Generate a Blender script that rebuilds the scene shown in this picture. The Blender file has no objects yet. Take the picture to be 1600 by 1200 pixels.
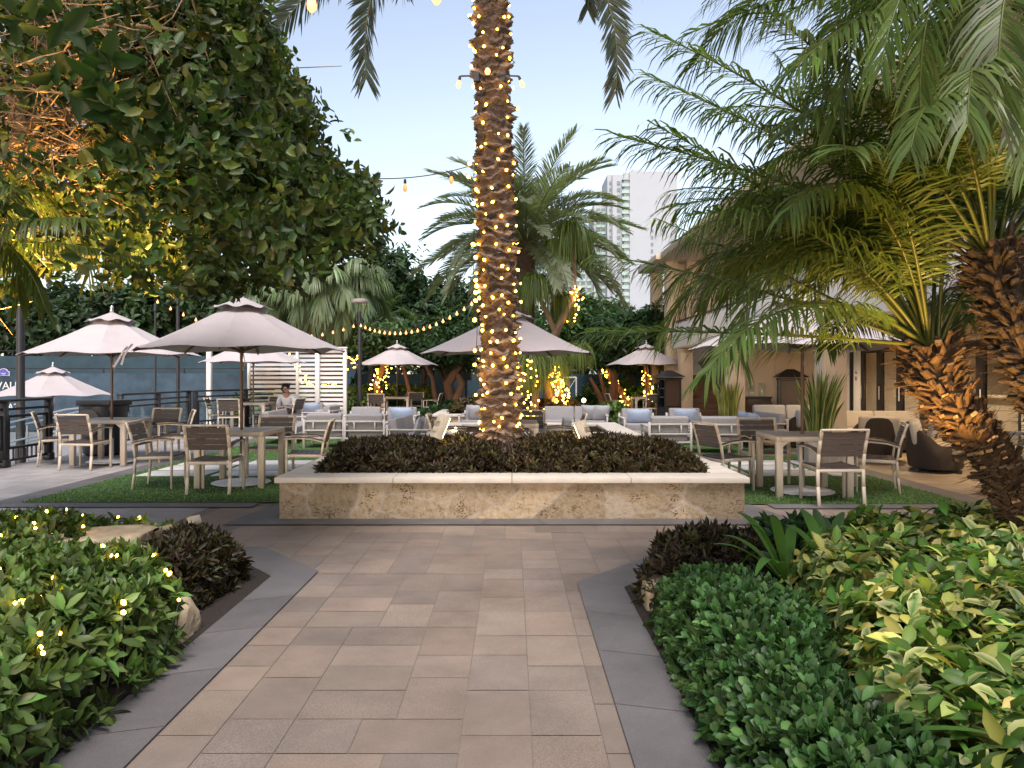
import bpy, bmesh, math, random
import numpy as np
from mathutils import Vector, Matrix, Euler
R = math.radians
rng = np.random.default_rng(11)
random.seed(11)
scene = bpy.context.scene
COL = scene.collection
F, HC, HY, CX = 1150.0, 1.5, 586.0, 800.0


def P(px, py, d):
    """a point of the photograph at distance d"""
    return Vector(((px - CX) / F * d, d, HC + (HY - py) / F * d))


# ------------------------------------------------------------------ materials
def nodes_of(m):
    m.use_nodes = True
    nt = m.node_tree
    return nt, nt.nodes, nt.links


def mat(name, col, rough=0.6, var=0.15, nscale=12.0, bump=0.0, bscale=60.0, metal=0.0, stretch=None, rnd=0.0, spec=0.5):
    m = bpy.data.materials.new(name)
    nt, N, L = nodes_of(m)
    b = N['Principled BSDF']
    b.inputs['Roughness'].default_value = rough
    b.inputs['Metallic'].default_value = metal
    b.inputs['Specular IOR Level'].default_value = spec
    tc = N.new('ShaderNodeTexCoord')
    mp = N.new('ShaderNodeMapping')
    L.new(tc.outputs['Object'], mp.inputs['Vector'])
    if stretch:
        mp.inputs['Scale'].default_value = stretch
    no = N.new('ShaderNodeTexNoise')
    no.inputs['Scale'].default_value = nscale
    no.inputs['Detail'].default_value = 6
    no.inputs['Roughness'].default_value = 0.65
    L.new(mp.outputs[0], no.inputs['Vector'])
    rp = N.new('ShaderNodeMapRange')
    rp.inputs['From Min'].default_value = 0.25
    rp.inputs['From Max'].default_value = 0.75
    rp.inputs['To Min'].default_value = 1 - var
    rp.inputs['To Max'].default_value = 1 + var
    L.new(no.outputs['Fac'], rp.inputs['Value'])
    val = rp.outputs[0]
    if rnd:
        oi = N.new('ShaderNodeObjectInfo')
        r2 = N.new('ShaderNodeMapRange')
        r2.inputs['To Min'].default_value = 1 - rnd
        r2.inputs['To Max'].default_value = 1 + rnd
        L.new(oi.outputs['Random'], r2.inputs['Value'])
        mu = N.new('ShaderNodeMath'); mu.operation = 'MULTIPLY'
        L.new(val, mu.inputs[0]); L.new(r2.outputs[0], mu.inputs[1])
        val = mu.outputs[0]
    vm = N.new('ShaderNodeVectorMath'); vm.operation = 'SCALE'
    vm.inputs[0].default_value = col
    L.new(val, vm.inputs['Scale'])
    L.new(vm.outputs[0], b.inputs['Base Color'])
    if bump:
        n2 = N.new('ShaderNodeTexNoise')
        n2.inputs['Scale'].default_value = bscale
        n2.inputs['Detail'].default_value = 5
        L.new(mp.outputs[0], n2.inputs['Vector'])
        bp = N.new('ShaderNodeBump')
        bp.inputs['Strength'].default_value = bump
        bp.inputs['Distance'].default_value = 0.02
        L.new(n2.outputs['Fac'], bp.inputs['Height'])
        L.new(bp.outputs[0], b.inputs['Normal'])
    return m


def leafmat(name, trans=0.3, rough=0.42, spec=0.4, bump=0.0):
    m = bpy.data.materials.new(name)
    nt, N, L = nodes_of(m)
    b = N['Principled BSDF']
    b.inputs['Roughness'].default_value = rough
    b.inputs['Specular IOR Level'].default_value = spec
    at = N.new('ShaderNodeAttribute'); at.attribute_name = 'Col'
    L.new(at.outputs['Color'], b.inputs['Base Color'])
    if trans:
        t = N.new('ShaderNodeBsdfTranslucent')
        g = N.new('ShaderNodeMixRGB'); g.blend_type = 'MULTIPLY'
        g.inputs[0].default_value = 1
        g.inputs[2].default_value = (1.5, 1.6, 0.7, 1)
        L.new(at.outputs['Color'], g.inputs[1])
        L.new(g.outputs[0], t.inputs['Color'])
        mx = N.new('ShaderNodeMixShader')
        mx.inputs[0].default_value = trans
        L.new(b.outputs[0], mx.inputs[1]); L.new(t.outputs[0], mx.inputs[2])
        L.new(mx.outputs[0], N['Material Output'].inputs['Surface'])
    if bump:
        n2 = N.new('ShaderNodeTexNoise'); n2.inputs['Scale'].default_value = 40
        n2.inputs['Detail'].default_value = 6
        tc = N.new('ShaderNodeTexCoord'); L.new(tc.outputs['Object'], n2.inputs['Vector'])
        bp = N.new('ShaderNodeBump'); bp.inputs['Strength'].default_value = bump
        bp.inputs['Distance'].default_value = 0.02
        L.new(n2.outputs['Fac'], bp.inputs['Height']); L.new(bp.outputs[0], b.inputs['Normal'])
    return m


def emit(name, col, strength):
    m = bpy.data.materials.new(name)
    nt, N, L = nodes_of(m)
    b = N['Principled BSDF']
    b.inputs['Base Color'].default_value = (*col, 1)
    b.inputs['Emission Color'].default_value = (*col, 1)
    b.inputs['Emission Strength'].default_value = strength
    return m


def glassmat(name, col=(0.03, 0.035, 0.04), alpha=0.35, rough=0.03):
    m = bpy.data.materials.new(name)
    nt, N, L = nodes_of(m)
    g = N.new('ShaderNodeBsdfGlossy'); g.inputs['Roughness'].default_value = rough
    g.inputs['Color'].default_value = (0.9, 0.9, 0.9, 1)
    t = N.new('ShaderNodeBsdfTransparent'); t.inputs['Color'].default_value = (*[1 - alpha + c * alpha for c in col], 1)
    fr = N.new('ShaderNodeLayerWeight'); fr.inputs['Blend'].default_value = 0.5
    pw = N.new('ShaderNodeMath'); pw.operation = 'POWER'; pw.inputs[1].default_value = 5.0
    L.new(fr.outputs['Facing'], pw.inputs[0])
    ad = N.new('ShaderNodeMath'); ad.operation = 'MULTIPLY_ADD'; ad.inputs[1].default_value = 0.6; ad.inputs[2].default_value = 0.05
    L.new(pw.outputs[0], ad.inputs[0])
    mx = N.new('ShaderNodeMixShader')
    L.new(ad.outputs[0], mx.inputs[0]); L.new(t.outputs[0], mx.inputs[1]); L.new(g.outputs[0], mx.inputs[2])
    L.new(mx.outputs[0], N['Material Output'].inputs['Surface'])
    return m


def stonemat():
    """coral-stone cladding: irregular slabs, pale mortar, pits"""
    m = bpy.data.materials.new('coral_stone')
    nt, N, L = nodes_of(m)
    b = N['Principled BSDF']; b.inputs['Roughness'].default_value = 0.85
    tc = N.new('ShaderNodeTexCoord')
    wn = N.new('ShaderNodeTexNoise'); wn.inputs['Scale'].default_value = 5.5; wn.inputs['Detail'].default_value = 7
    L.new(tc.outputs['Object'], wn.inputs['Vector'])
    wm = N.new('ShaderNodeMixRGB'); wm.inputs[0].default_value = 0.13
    L.new(tc.outputs['Object'], wm.inputs[1]); L.new(wn.outputs['Color'], wm.inputs[2])
    mp = N.new('ShaderNodeMapping'); mp.inputs['Scale'].default_value = (1.9, .6, 2.5)
    L.new(wm.outputs[0], mp.inputs['Vector'])
    ve = N.new('ShaderNodeTexVoronoi'); ve.feature = 'DISTANCE_TO_EDGE'; ve.inputs['Scale'].default_value = 1.0
    vc = N.new('ShaderNodeTexVoronoi'); vc.inputs['Scale'].default_value = 1.0
    L.new(mp.outputs[0], ve.inputs['Vector']); L.new(mp.outputs[0], vc.inputs['Vector'])
    n1 = N.new('ShaderNodeTexNoise'); n1.inputs['Scale'].default_value = 15; n1.inputs['Detail'].default_value = 8
    n1.inputs['Roughness'].default_value = 0.7
    L.new(tc.outputs['Object'], n1.inputs['Vector'])
    cr = N.new('ShaderNodeValToRGB')
    e = cr.color_ramp.elements
    e[0].position = 0.28; e[0].color = (0.20, 0.135, 0.066, 1)
    e[1].position = 0.72; e[1].color = (0.48, 0.385, 0.265, 1)
    x = cr.color_ramp.elements.new(0.48); x.color = (0.39, 0.29, 0.175, 1)
    L.new(n1.outputs['Fac'], cr.inputs['Fac'])
    # each slab its own tint
    sp = N.new('ShaderNodeSeparateColor'); L.new(vc.outputs['Color'], sp.inputs[0])
    tr = N.new('ShaderNodeMapRange'); tr.inputs['To Min'].default_value = 0.70; tr.inputs['To Max'].default_value = 1.3
    L.new(sp.outputs[0], tr.inputs['Value'])
    vm = N.new('ShaderNodeVectorMath'); vm.operation = 'SCALE'
    L.new(cr.outputs[0], vm.inputs[0]); L.new(tr.outputs[0], vm.inputs['Scale'])
    # pits
    pv = N.new('ShaderNodeTexVoronoi'); pv.inputs['Scale'].default_value = 36
    pm = N.new('ShaderNodeMapping'); pm.inputs['Scale'].default_value = (1, 1, 1.8)
    L.new(wm.outputs[0], pm.inputs['Vector']); L.new(pm.outputs[0], pv.inputs['Vector'])
    pn = N.new('ShaderNodeTexNoise'); pn.inputs['Scale'].default_value = 5.0
    L.new(tc.outputs['Object'], pn.inputs['Vector'])
    pt = N.new('ShaderNodeMapRange'); pt.inputs['From Min'].default_value = 0.42; pt.inputs['From Max'].default_value = 0.7
    pt.inputs['To Min'].default_value = 0.05; pt.inputs['To Max'].default_value = 0.44
    L.new(pn.outputs['Fac'], pt.inputs['Value'])
    lt = N.new('ShaderNodeMath'); lt.operation = 'LESS_THAN'
    L.new(pv.outputs['Distance'], lt.inputs[0]); L.new(pt.outputs[0], lt.inputs[1])
    mp2 = N.new('ShaderNodeMixRGB'); mp2.blend_type = 'MIX'
    mp2.inputs[2].default_value = (0.13, 0.085, 0.04, 1)
    L.new(lt.outputs[0], mp2.inputs[0]); L.new(vm.outputs[0], mp2.inputs[1])
    mo = N.new('ShaderNodeMapRange'); mo.inputs['From Min'].default_value = 0.012; mo.inputs['From Max'].default_value = 0.04
    mo.inputs['To Min'].default_value = 0.42; mo.inputs['To Max'].default_value = 0.0
    L.new(ve.outputs['Distance'], mo.inputs['Value'])
    mm = N.new('ShaderNodeMixRGB'); mm.inputs[2].default_value = (0.44, 0.385, 0.32, 1)
    L.new(mo.outputs[0], mm.inputs[0]); L.new(mp2.outputs[0], mm.inputs[1])
    L.new(mm.outputs[0], b.inputs['Base Color'])
    h1 = N.new('ShaderNodeMath'); h1.operation = 'MULTIPLY_ADD'; h1.inputs[1].default_value = -0.7
    L.new(lt.outputs[0], h1.inputs[0]); L.new(n1.outputs['Fac'], h1.inputs[2])
    bp = N.new('ShaderNodeBump'); bp.inputs['Strength'].default_value = 0.7; bp.inputs['Distance'].default_value = 0.03
    L.new(h1.outputs[0], bp.inputs['Height']); L.new(bp.outputs[0], b.inputs['Normal'])
    return m


def pavermat():
    m = bpy.data.materials.new('concrete_paver')
    nt, N, L = nodes_of(m)
    b = N['Principled BSDF']; b.inputs['Roughness'].default_value = 0.62
    b.inputs['Specular IOR Level'].default_value = 0.35
    at = N.new('ShaderNodeAttribute'); at.attribute_name = 'Col'
    tc = N.new('ShaderNodeTexCoord')
    sp = N.new('ShaderNodeTexNoise'); sp.inputs['Scale'].default_value = 140; sp.inputs['Detail'].default_value = 3
    L.new(tc.outputs['Object'], sp.inputs['Vector'])
    s1 = N.new('ShaderNodeMapRange'); s1.inputs['From Min'].default_value = 0.3; s1.inputs['From Max'].default_value = 0.7
    L.new(sp.outputs['Fac'], s1.inputs['Value'])
    amp = N.new('ShaderNodeMapRange'); amp.inputs['To Min'].default_value = 0.16; amp.inputs['To Max'].default_value = 0.62
    L.new(at.outputs['Alpha'], amp.inputs['Value'])
    c1 = N.new('ShaderNodeMath'); c1.operation = 'SUBTRACT'; c1.inputs[1].default_value = 0.5
    L.new(s1.outputs[0], c1.inputs[0])
    c2 = N.new('ShaderNodeMath'); c2.operation = 'MULTIPLY_ADD'; c2.inputs[2].default_value = 1.0
    L.new(c1.outputs[0], c2.inputs[0]); L.new(amp.outputs[0], c2.inputs[1])
    st = N.new('ShaderNodeTexNoise'); st.inputs['Scale'].default_value = 1.7; st.inputs['Detail'].default_value = 7
    st.inputs['Roughness'].default_value = 0.65
    L.new(tc.outputs['Object'], st.inputs['Vector'])
    s2 = N.new('ShaderNodeMapRange'); s2.inputs['From Min'].default_value = 0.3; s2.inputs['From Max'].default_value = 0.7
    s2.inputs['To Min'].default_value = 0.74; s2.inputs['To Max'].default_value = 1.17
    L.new(st.outputs['Fac'], s2.inputs['Value'])
    mu = N.new('ShaderNodeMath'); mu.operation = 'MULTIPLY'
    L.new(c2.outputs[0], mu.inputs[0]); L.new(s2.outputs[0], mu.inputs[1])
    vm = N.new('ShaderNodeVectorMath'); vm.operation = 'SCALE'
    L.new(at.outputs['Color'], vm.inputs[0]); L.new(mu.outputs[0], vm.inputs['Scale'])
    L.new(vm.outputs[0], b.inputs['Base Color'])
    bp = N.new('ShaderNodeBump'); bp.inputs['Strength'].default_value = 0.25; bp.inputs['Distance'].default_value = 0.004
    L.new(sp.outputs['Fac'], bp.inputs['Height']); L.new(bp.outputs[0], b.inputs['Normal'])
    return m


M = {}
M['champagne'] = mat('champagne_metal', (0.56, 0.47, 0.36), 0.45, 0.06, 8, rnd=0.06)
M['slat'] = mat('weathered_brown_slat', (0.085, 0.066, 0.056), 0.55, 0.3, 14, 0.15, 50, stretch=(1, 9, 9), rnd=0.15)
M['armcap'] = mat('dark_arm_cap', (0.055, 0.032, 0.02), 0.4, 0.25, 20, stretch=(8, 1, 8))
M['tabletop'] = mat('table_grey_slat', (0.45, 0.38, 0.30), 0.5, 0.12, 10, stretch=(1, 8, 1))
M['canopy'] = mat('umbrella_fabric', (0.44, 0.395, 0.388), 0.9, 0.05, 5, 0.06, 300, rnd=0.04, spec=0.2)
M['polewood'] = mat('brown_pole', (0.12, 0.065, 0.035), 0.45, 0.2, 8, stretch=(10, 10, 1))
M['steel'] = mat('brushed_steel', (0.62, 0.62, 0.62), 0.3, 0.06, 30, metal=1.0)
M['baseplate'] = mat('painted_base', (0.66, 0.64, 0.62), 0.5, 0.1, 6)
M['lframe'] = mat('lounge_white_frame', (0.46, 0.425, 0.395), 0.45, 0.06, 6, rnd=0.05)
M['lfabric'] = mat('grey_woven_fabric', (0.275, 0.263, 0.262), 0.9, 0.22, 16, 0.2, 180, stretch=(1, 1, 9), spec=0.2)
M['bluefab'] = mat('pale_blue_fabric', (0.32, 0.38, 0.49), 0.9, 0.08, 9, 0.1, 200, spec=0.2)
M['greyfab'] = mat('silver_grey_fabric', (0.35, 0.355, 0.37), 0.9, 0.1, 9, 0.1, 200, spec=0.2)
M['creamfab'] = mat('cream_fabric', (0.55, 0.46, 0.34), 0.9, 0.08, 9, 0.1, 200, spec=0.2)
M['wicker'] = mat('dark_wicker', (0.045, 0.032, 0.026), 0.5, 0.5, 60, 0.8, 90, stretch=(1, 1, 4))
M['coping'] = mat('cream_coping', (0.54, 0.485, 0.405), 0.6, 0.12, 5, 0.08, 120)
M['stone'] = stonemat()
M['paver'] = pavermat()
M['joint'] = mat('dark_joint_sand', (0.17, 0.14, 0.115), 0.95, 0.3, 40)
M['slate'] = pavermat(); M['slate'].name = 'slate_border'
M['turfbase'] = mat('turf_mat', (0.06, 0.115, 0.035), 0.9, 0.4, 9, 0.4, 160, spec=0.15)
M['whiteslab'] = mat('white_porcelain_slab', (0.54, 0.52, 0.48), 0.5, 0.08, 6)
M['soil'] = mat('dark_mulch', (0.022, 0.015, 0.01), 0.95, 0.5, 40, 0.8, 60)
M['earth'] = mat('ground_earth', (0.10, 0.10, 0.085), 0.95, 0.3, 0.5)
M['leaf'] = leafmat('leaf', 0.28, 0.45, 0.25)
M['glossleaf'] = leafmat('gloss_leaf', 0.2, 0.42, 0.25)
M['palmleaf'] = leafmat('palm_leaf', 0.38, 0.42, 0.4)
M['bark'] = leafmat('bark', 0, 0.85, 0.3, 0.6)
M['blackmetal'] = mat('black_metal', (0.018, 0.018, 0.02), 0.45, 0.2, 10)
M['darkglass'] = glassmat('door_glass')
M['railglass'] = glassmat('rail_glass', (0.6, 0.75, 0.75), 0.3)
M['screen'] = mat('windscreen_mesh', (0.03, 0.062, 0.092), 0.7, 0.5, 1.6, 1.0, 3.5)
M['screen2'] = mat('darker_windscreen_mesh', (0.022, 0.052, 0.07), 0.8, 0.35, 0.9, 0.5, 2.5)
M['whitepaint'] = mat('white_paint', (0.74, 0.72, 0.68), 0.5, 0.05, 5)
M['stucco'] = mat('white_stucco', (0.80, 0.78, 0.75), 0.85, 0.06, 4, 0.15, 150)
M['tanstucco'] = mat('tan_coral_stucco', (0.62, 0.515, 0.385), 0.85, 0.10, 5, 0.3, 60)
M['tanwall'] = mat('tan_plaster', (0.64, 0.53, 0.39), 0.85, 0.05, 3, 0.1, 120)
M['wood'] = mat('brown_stair_wood', (0.17, 0.09, 0.045), 0.55, 0.3, 6, stretch=(1, 8, 8))
M['floodbox'] = mat('beige_fixture_paint', (0.46, 0.40, 0.30), 0.5, 0.15, 20)
M['rock'] = mat('pale_limestone', (0.40, 0.315, 0.20), 0.9, 0.4, 7, 1.0, 14)
M['bulb'] = emit('warm_bulb', (1.0, 0.50, 0.05), 6)
M['bigbulb'] = emit('warm_filament_bulb', (1.0, 0.42, 0.15), .62)
M['dimbulb'] = emit('dim_orange_bulb', (0.9, 0.28, 0.10), .3)
M['lens'] = emit('lit_lens', (1.0, 0.66, 0.28), 6)
M['ceillamp'] = emit('ceiling_lamp_glow', (1.0, 0.82, 0.55), 4)
M['redlamp'] = emit('red_lamp_glow', (1.0, 0.12, 0.03), 1.2)
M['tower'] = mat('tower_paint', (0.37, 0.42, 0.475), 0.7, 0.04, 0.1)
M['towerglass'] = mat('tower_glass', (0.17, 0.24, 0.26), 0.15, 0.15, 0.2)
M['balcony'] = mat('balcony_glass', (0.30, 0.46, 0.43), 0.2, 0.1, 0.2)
M['plaque'] = mat('blue_enamel', (0.05, 0.06, 0.34), 0.35, 0.1, 20)
M['skin'] = mat('skin', (0.42, 0.25, 0.17), 0.6, 0.05, 10)
M['hair'] = mat('dark_hair', (0.012, 0.009, 0.008), 0.5, 0.3, 40)
M['shirt'] = mat('white_shirt', (0.72, 0.72, 0.74), 0.85, 0.05, 10)
M['trousers'] = mat('dark_trousers', (0.02, 0.02, 0.022), 0.85, 0.2, 10)
M['pot'] = mat('grey_planter_pot', (0.30, 0.28, 0.26), 0.7, 0.12, 8)
M['bottle'] = mat('amber_bottle_glass', (0.10, 0.035, 0.012), 0.12, 0.3, 6, rnd=0.6)


# ------------------------------------------------------------------ mesh helpers
def link(o, parent=None):
    COL.objects.link(o)
    if parent is not None:
        o.parent = parent
    return o


class MB:
    def __init__(s):
        s.v = []; s.f = []

    def add(s, vs, fs, T=None):
        o = len(s.v)
        for p in vs:
            p = Vector(p)
            s.v.append(T @ p if T is not None else p)
        s.f += [tuple(i + o for i in f) for f in fs]
        return s

    def box(s, c, size, rot=None, taper=1.0):
        hx, hy, hz = size[0] / 2, size[1] / 2, size[2] / 2
        vs = []
        for z in (-1, 1):
            k = taper if z > 0 else 1.0
            for x, y in ((-1, -1), (1, -1), (1, 1), (-1, 1)):
                vs.append(Vector((x * hx * k, y * hy * k, z * hz)))
        T = Matrix.Translation(c)
        if rot is not None:
            T = T @ Euler(rot).to_matrix().to_4x4()
        return s.add(vs, [(3, 2, 1, 0), (4, 5, 6, 7), (0, 1, 5, 4), (1, 2, 6, 5), (2, 3, 7, 6), (3, 0, 4, 7)], T)

    def bar(s, p, q, w, h, up=(0, 0, 1)):
        p, q = Vector(p), Vector(q)
        d = q - p
        z = d.normalized()
        u = Vector(up)
        if abs(z.dot(u)) > 0.98:
            u = Vector((0, 1, 0))
        x = u.cross(z).normalized(); y = z.cross(x)
        T = Matrix.Translation((p + q) / 2) @ Matrix((x, y, z)).transposed().to_4x4()
        hx, hy, hz = w / 2, h / 2, d.length / 2
        vs = [(a * hx, b * hy, c * hz) for c in (-1, 1) for a, b in ((-1, -1), (1, -1), (1, 1), (-1, 1))]
        return s.add(vs, [(3, 2, 1, 0), (4, 5, 6, 7), (0, 1, 5, 4), (1, 2, 6, 5), (2, 3, 7, 6), (3, 0, 4, 7)], T)

    def tube(s, path, rad, n=8, caps=True):
        path = [Vector(p) for p in path]
        if not hasattr(rad, '__len__'):
            rad = [rad] * len(path)
        o = len(s.v)
        t = (path[1] - path[0]).normalized()
        u = Vector((0, 0, 1)) if abs(t.z) < 0.9 else Vector((1, 0, 0))
        x = t.cross(u).normalized()
        for i, p in enumerate(path):
            a = path[max(i - 1, 0)]; b = path[min(i + 1, len(path) - 1)]
            t = (b - a).normalized()
            x = (x - t * x.dot(t)).normalized()
            y = t.cross(x)
            for k in range(n):
                an = 2 * math.pi * k / n
                s.v.append(p + (x * math.cos(an) + y * math.sin(an)) * rad[i])
        for i in range(len(path) - 1):
            for k in range(n):
                k2 = (k + 1) % n
                s.f.append((o + i * n + k, o + i * n + k2, o + (i + 1) * n + k2, o + (i + 1) * n + k))
        if caps:
            s.f.append(tuple(o + k for k in reversed(range(n))))
            s.f.append(tuple(o + (len(path) - 1) * n + k for k in range(n)))
        return s

    def lathe(s, prof, n=16, T=None, caps=True):
        vs = []; fs = []
        for r, z in prof:
            for k in range(n):
                a = 2 * math.pi * k / n
                vs.append((r * math.cos(a), r * math.sin(a), z))
        m = len(prof)
        for i in range(m - 1):
            for k in range(n):
                k2 = (k + 1) % n
                fs.append((i * n + k, i * n + k2, (i + 1) * n + k2, (i + 1) * n + k))
        if caps:
            fs.append(tuple(reversed(range(n))))
            fs.append(tuple((m - 1) * n + k for k in range(n)))
        return s.add(vs, fs, T)

    def prism(s, poly, z0, z1):
        n = len(poly)
        vs = [(x, y, z0) for x, y in poly] + [(x, y, z1) for x, y in poly]
        fs = [tuple(reversed(range(n))), tuple(range(n, 2 * n))]
        fs += [(i, (i + 1) % n, (i + 1) % n + n, i + n) for i in range(n)]
        return s.add(vs, fs)

    def build(s, name, m, parent=None, bevel=0.0, smooth=0.0, T=None, seg=2):
        me = bpy.data.meshes.new(name)
        me.from_pydata([tuple(v) for v in s.v], [], s.f)
        if bevel:
            b = bmesh.new(); b.from_mesh(me)
            bmesh.ops.recalc_face_normals(b, faces=b.faces)
            es = [e for e in b.edges if len(e.link_faces) == 2 and e.calc_face_angle(0) > 0.6]
            bmesh.ops.bevel(b, geom=es, offset=bevel, segments=seg, profile=0.6, affect='EDGES', clamp_overlap=True)
            b.to_mesh(me); b.free()
        if smooth or bevel:
            me.polygons.foreach_set('use_smooth', [True] * len(me.polygons))
            me.set_sharp_from_angle(angle=R(smooth or 50))
        me.materials.append(m)
        me.update()
        o = bpy.data.objects.new(name, me)
        return link(o, parent)


def tag(o, label=None, cat=None, group=None, kind=None):
    if label: o['label'] = label
    if cat: o['category'] = cat
    if group: o['group'] = group
    if kind: o['kind'] = kind
    return o


def thing(name, label, cat, loc=(0, 0, 0), rz=0.0, group=None):
    o = bpy.data.objects.new(name, None)
    o.empty_display_size = 0.1
    o.location = loc; o.rotation_euler = (0, 0, rz)
    link(o)
    return tag(o, label, cat, group)


def children(o):
    return [c for c in KIDS.get(o.name, [])]


KIDS = {}


def copy_tree(o, parent=None):
    c = o.copy(); link(c, parent)
    for ch in o.children:
        copy_tree(ch, c)
    return c


def place(proto, loc, rz, label, group=None, first=set()):
    if proto.name not in first:
        first.add(proto.name); c = proto
    else:
        c = copy_tree(proto)
    c.location = loc; c.rotation_euler = (0, 0, rz)
    c['label'] = label
    if group: c['group'] = group
    return c


def npmesh(name, V, quads, tris, cols, m, parent=None, smooth=False):
    """a mesh from numpy arrays; cols is one rgb per vertex"""
    me = bpy.data.meshes.new(name)
    V = np.asarray(V, np.float32).reshape(-1, 3)
    me.vertices.add(len(V)); me.vertices.foreach_set('co', V.ravel())
    q = np.asarray(quads, np.int32).reshape(-1, 4) if quads is not None and len(quads) else np.zeros((0, 4), np.int32)
    t = np.asarray(tris, np.int32).reshape(-1, 3) if tris is not None and len(tris) else np.zeros((0, 3), np.int32)
    li = np.concatenate([q.ravel(), t.ravel()])
    me.loops.add(len(li)); me.loops.foreach_set('vertex_index', li)
    st = np.concatenate([np.arange(len(q)) * 4, len(q) * 4 + np.arange(len(t)) * 3]).astype(np.int32)
    me.polygons.add(len(st)); me.polygons.foreach_set('loop_start', st)
    if smooth:
        me.polygons.foreach_set('use_smooth', np.ones(len(st), bool))
    if cols is not None:
        a = me.color_attributes.new('Col', 'FLOAT_COLOR', 'POINT')
        c = np.ones((len(V), 4), np.float32)
        cols = np.asarray(cols, np.float32)
        if cols.ndim == 1: cols = cols[None]
        c[:, :cols.shape[1]] = cols
        a.data.foreach_set('color', c.ravel())
    me.materials.append(m)
    me.update(calc_edges=True)
    me.validate()
    o = bpy.data.objects.new(name, me)
    return link(o, parent)


def unit(a):
    return a / np.maximum(np.linalg.norm(a, axis=-1, keepdims=True), 1e-9)


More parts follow.
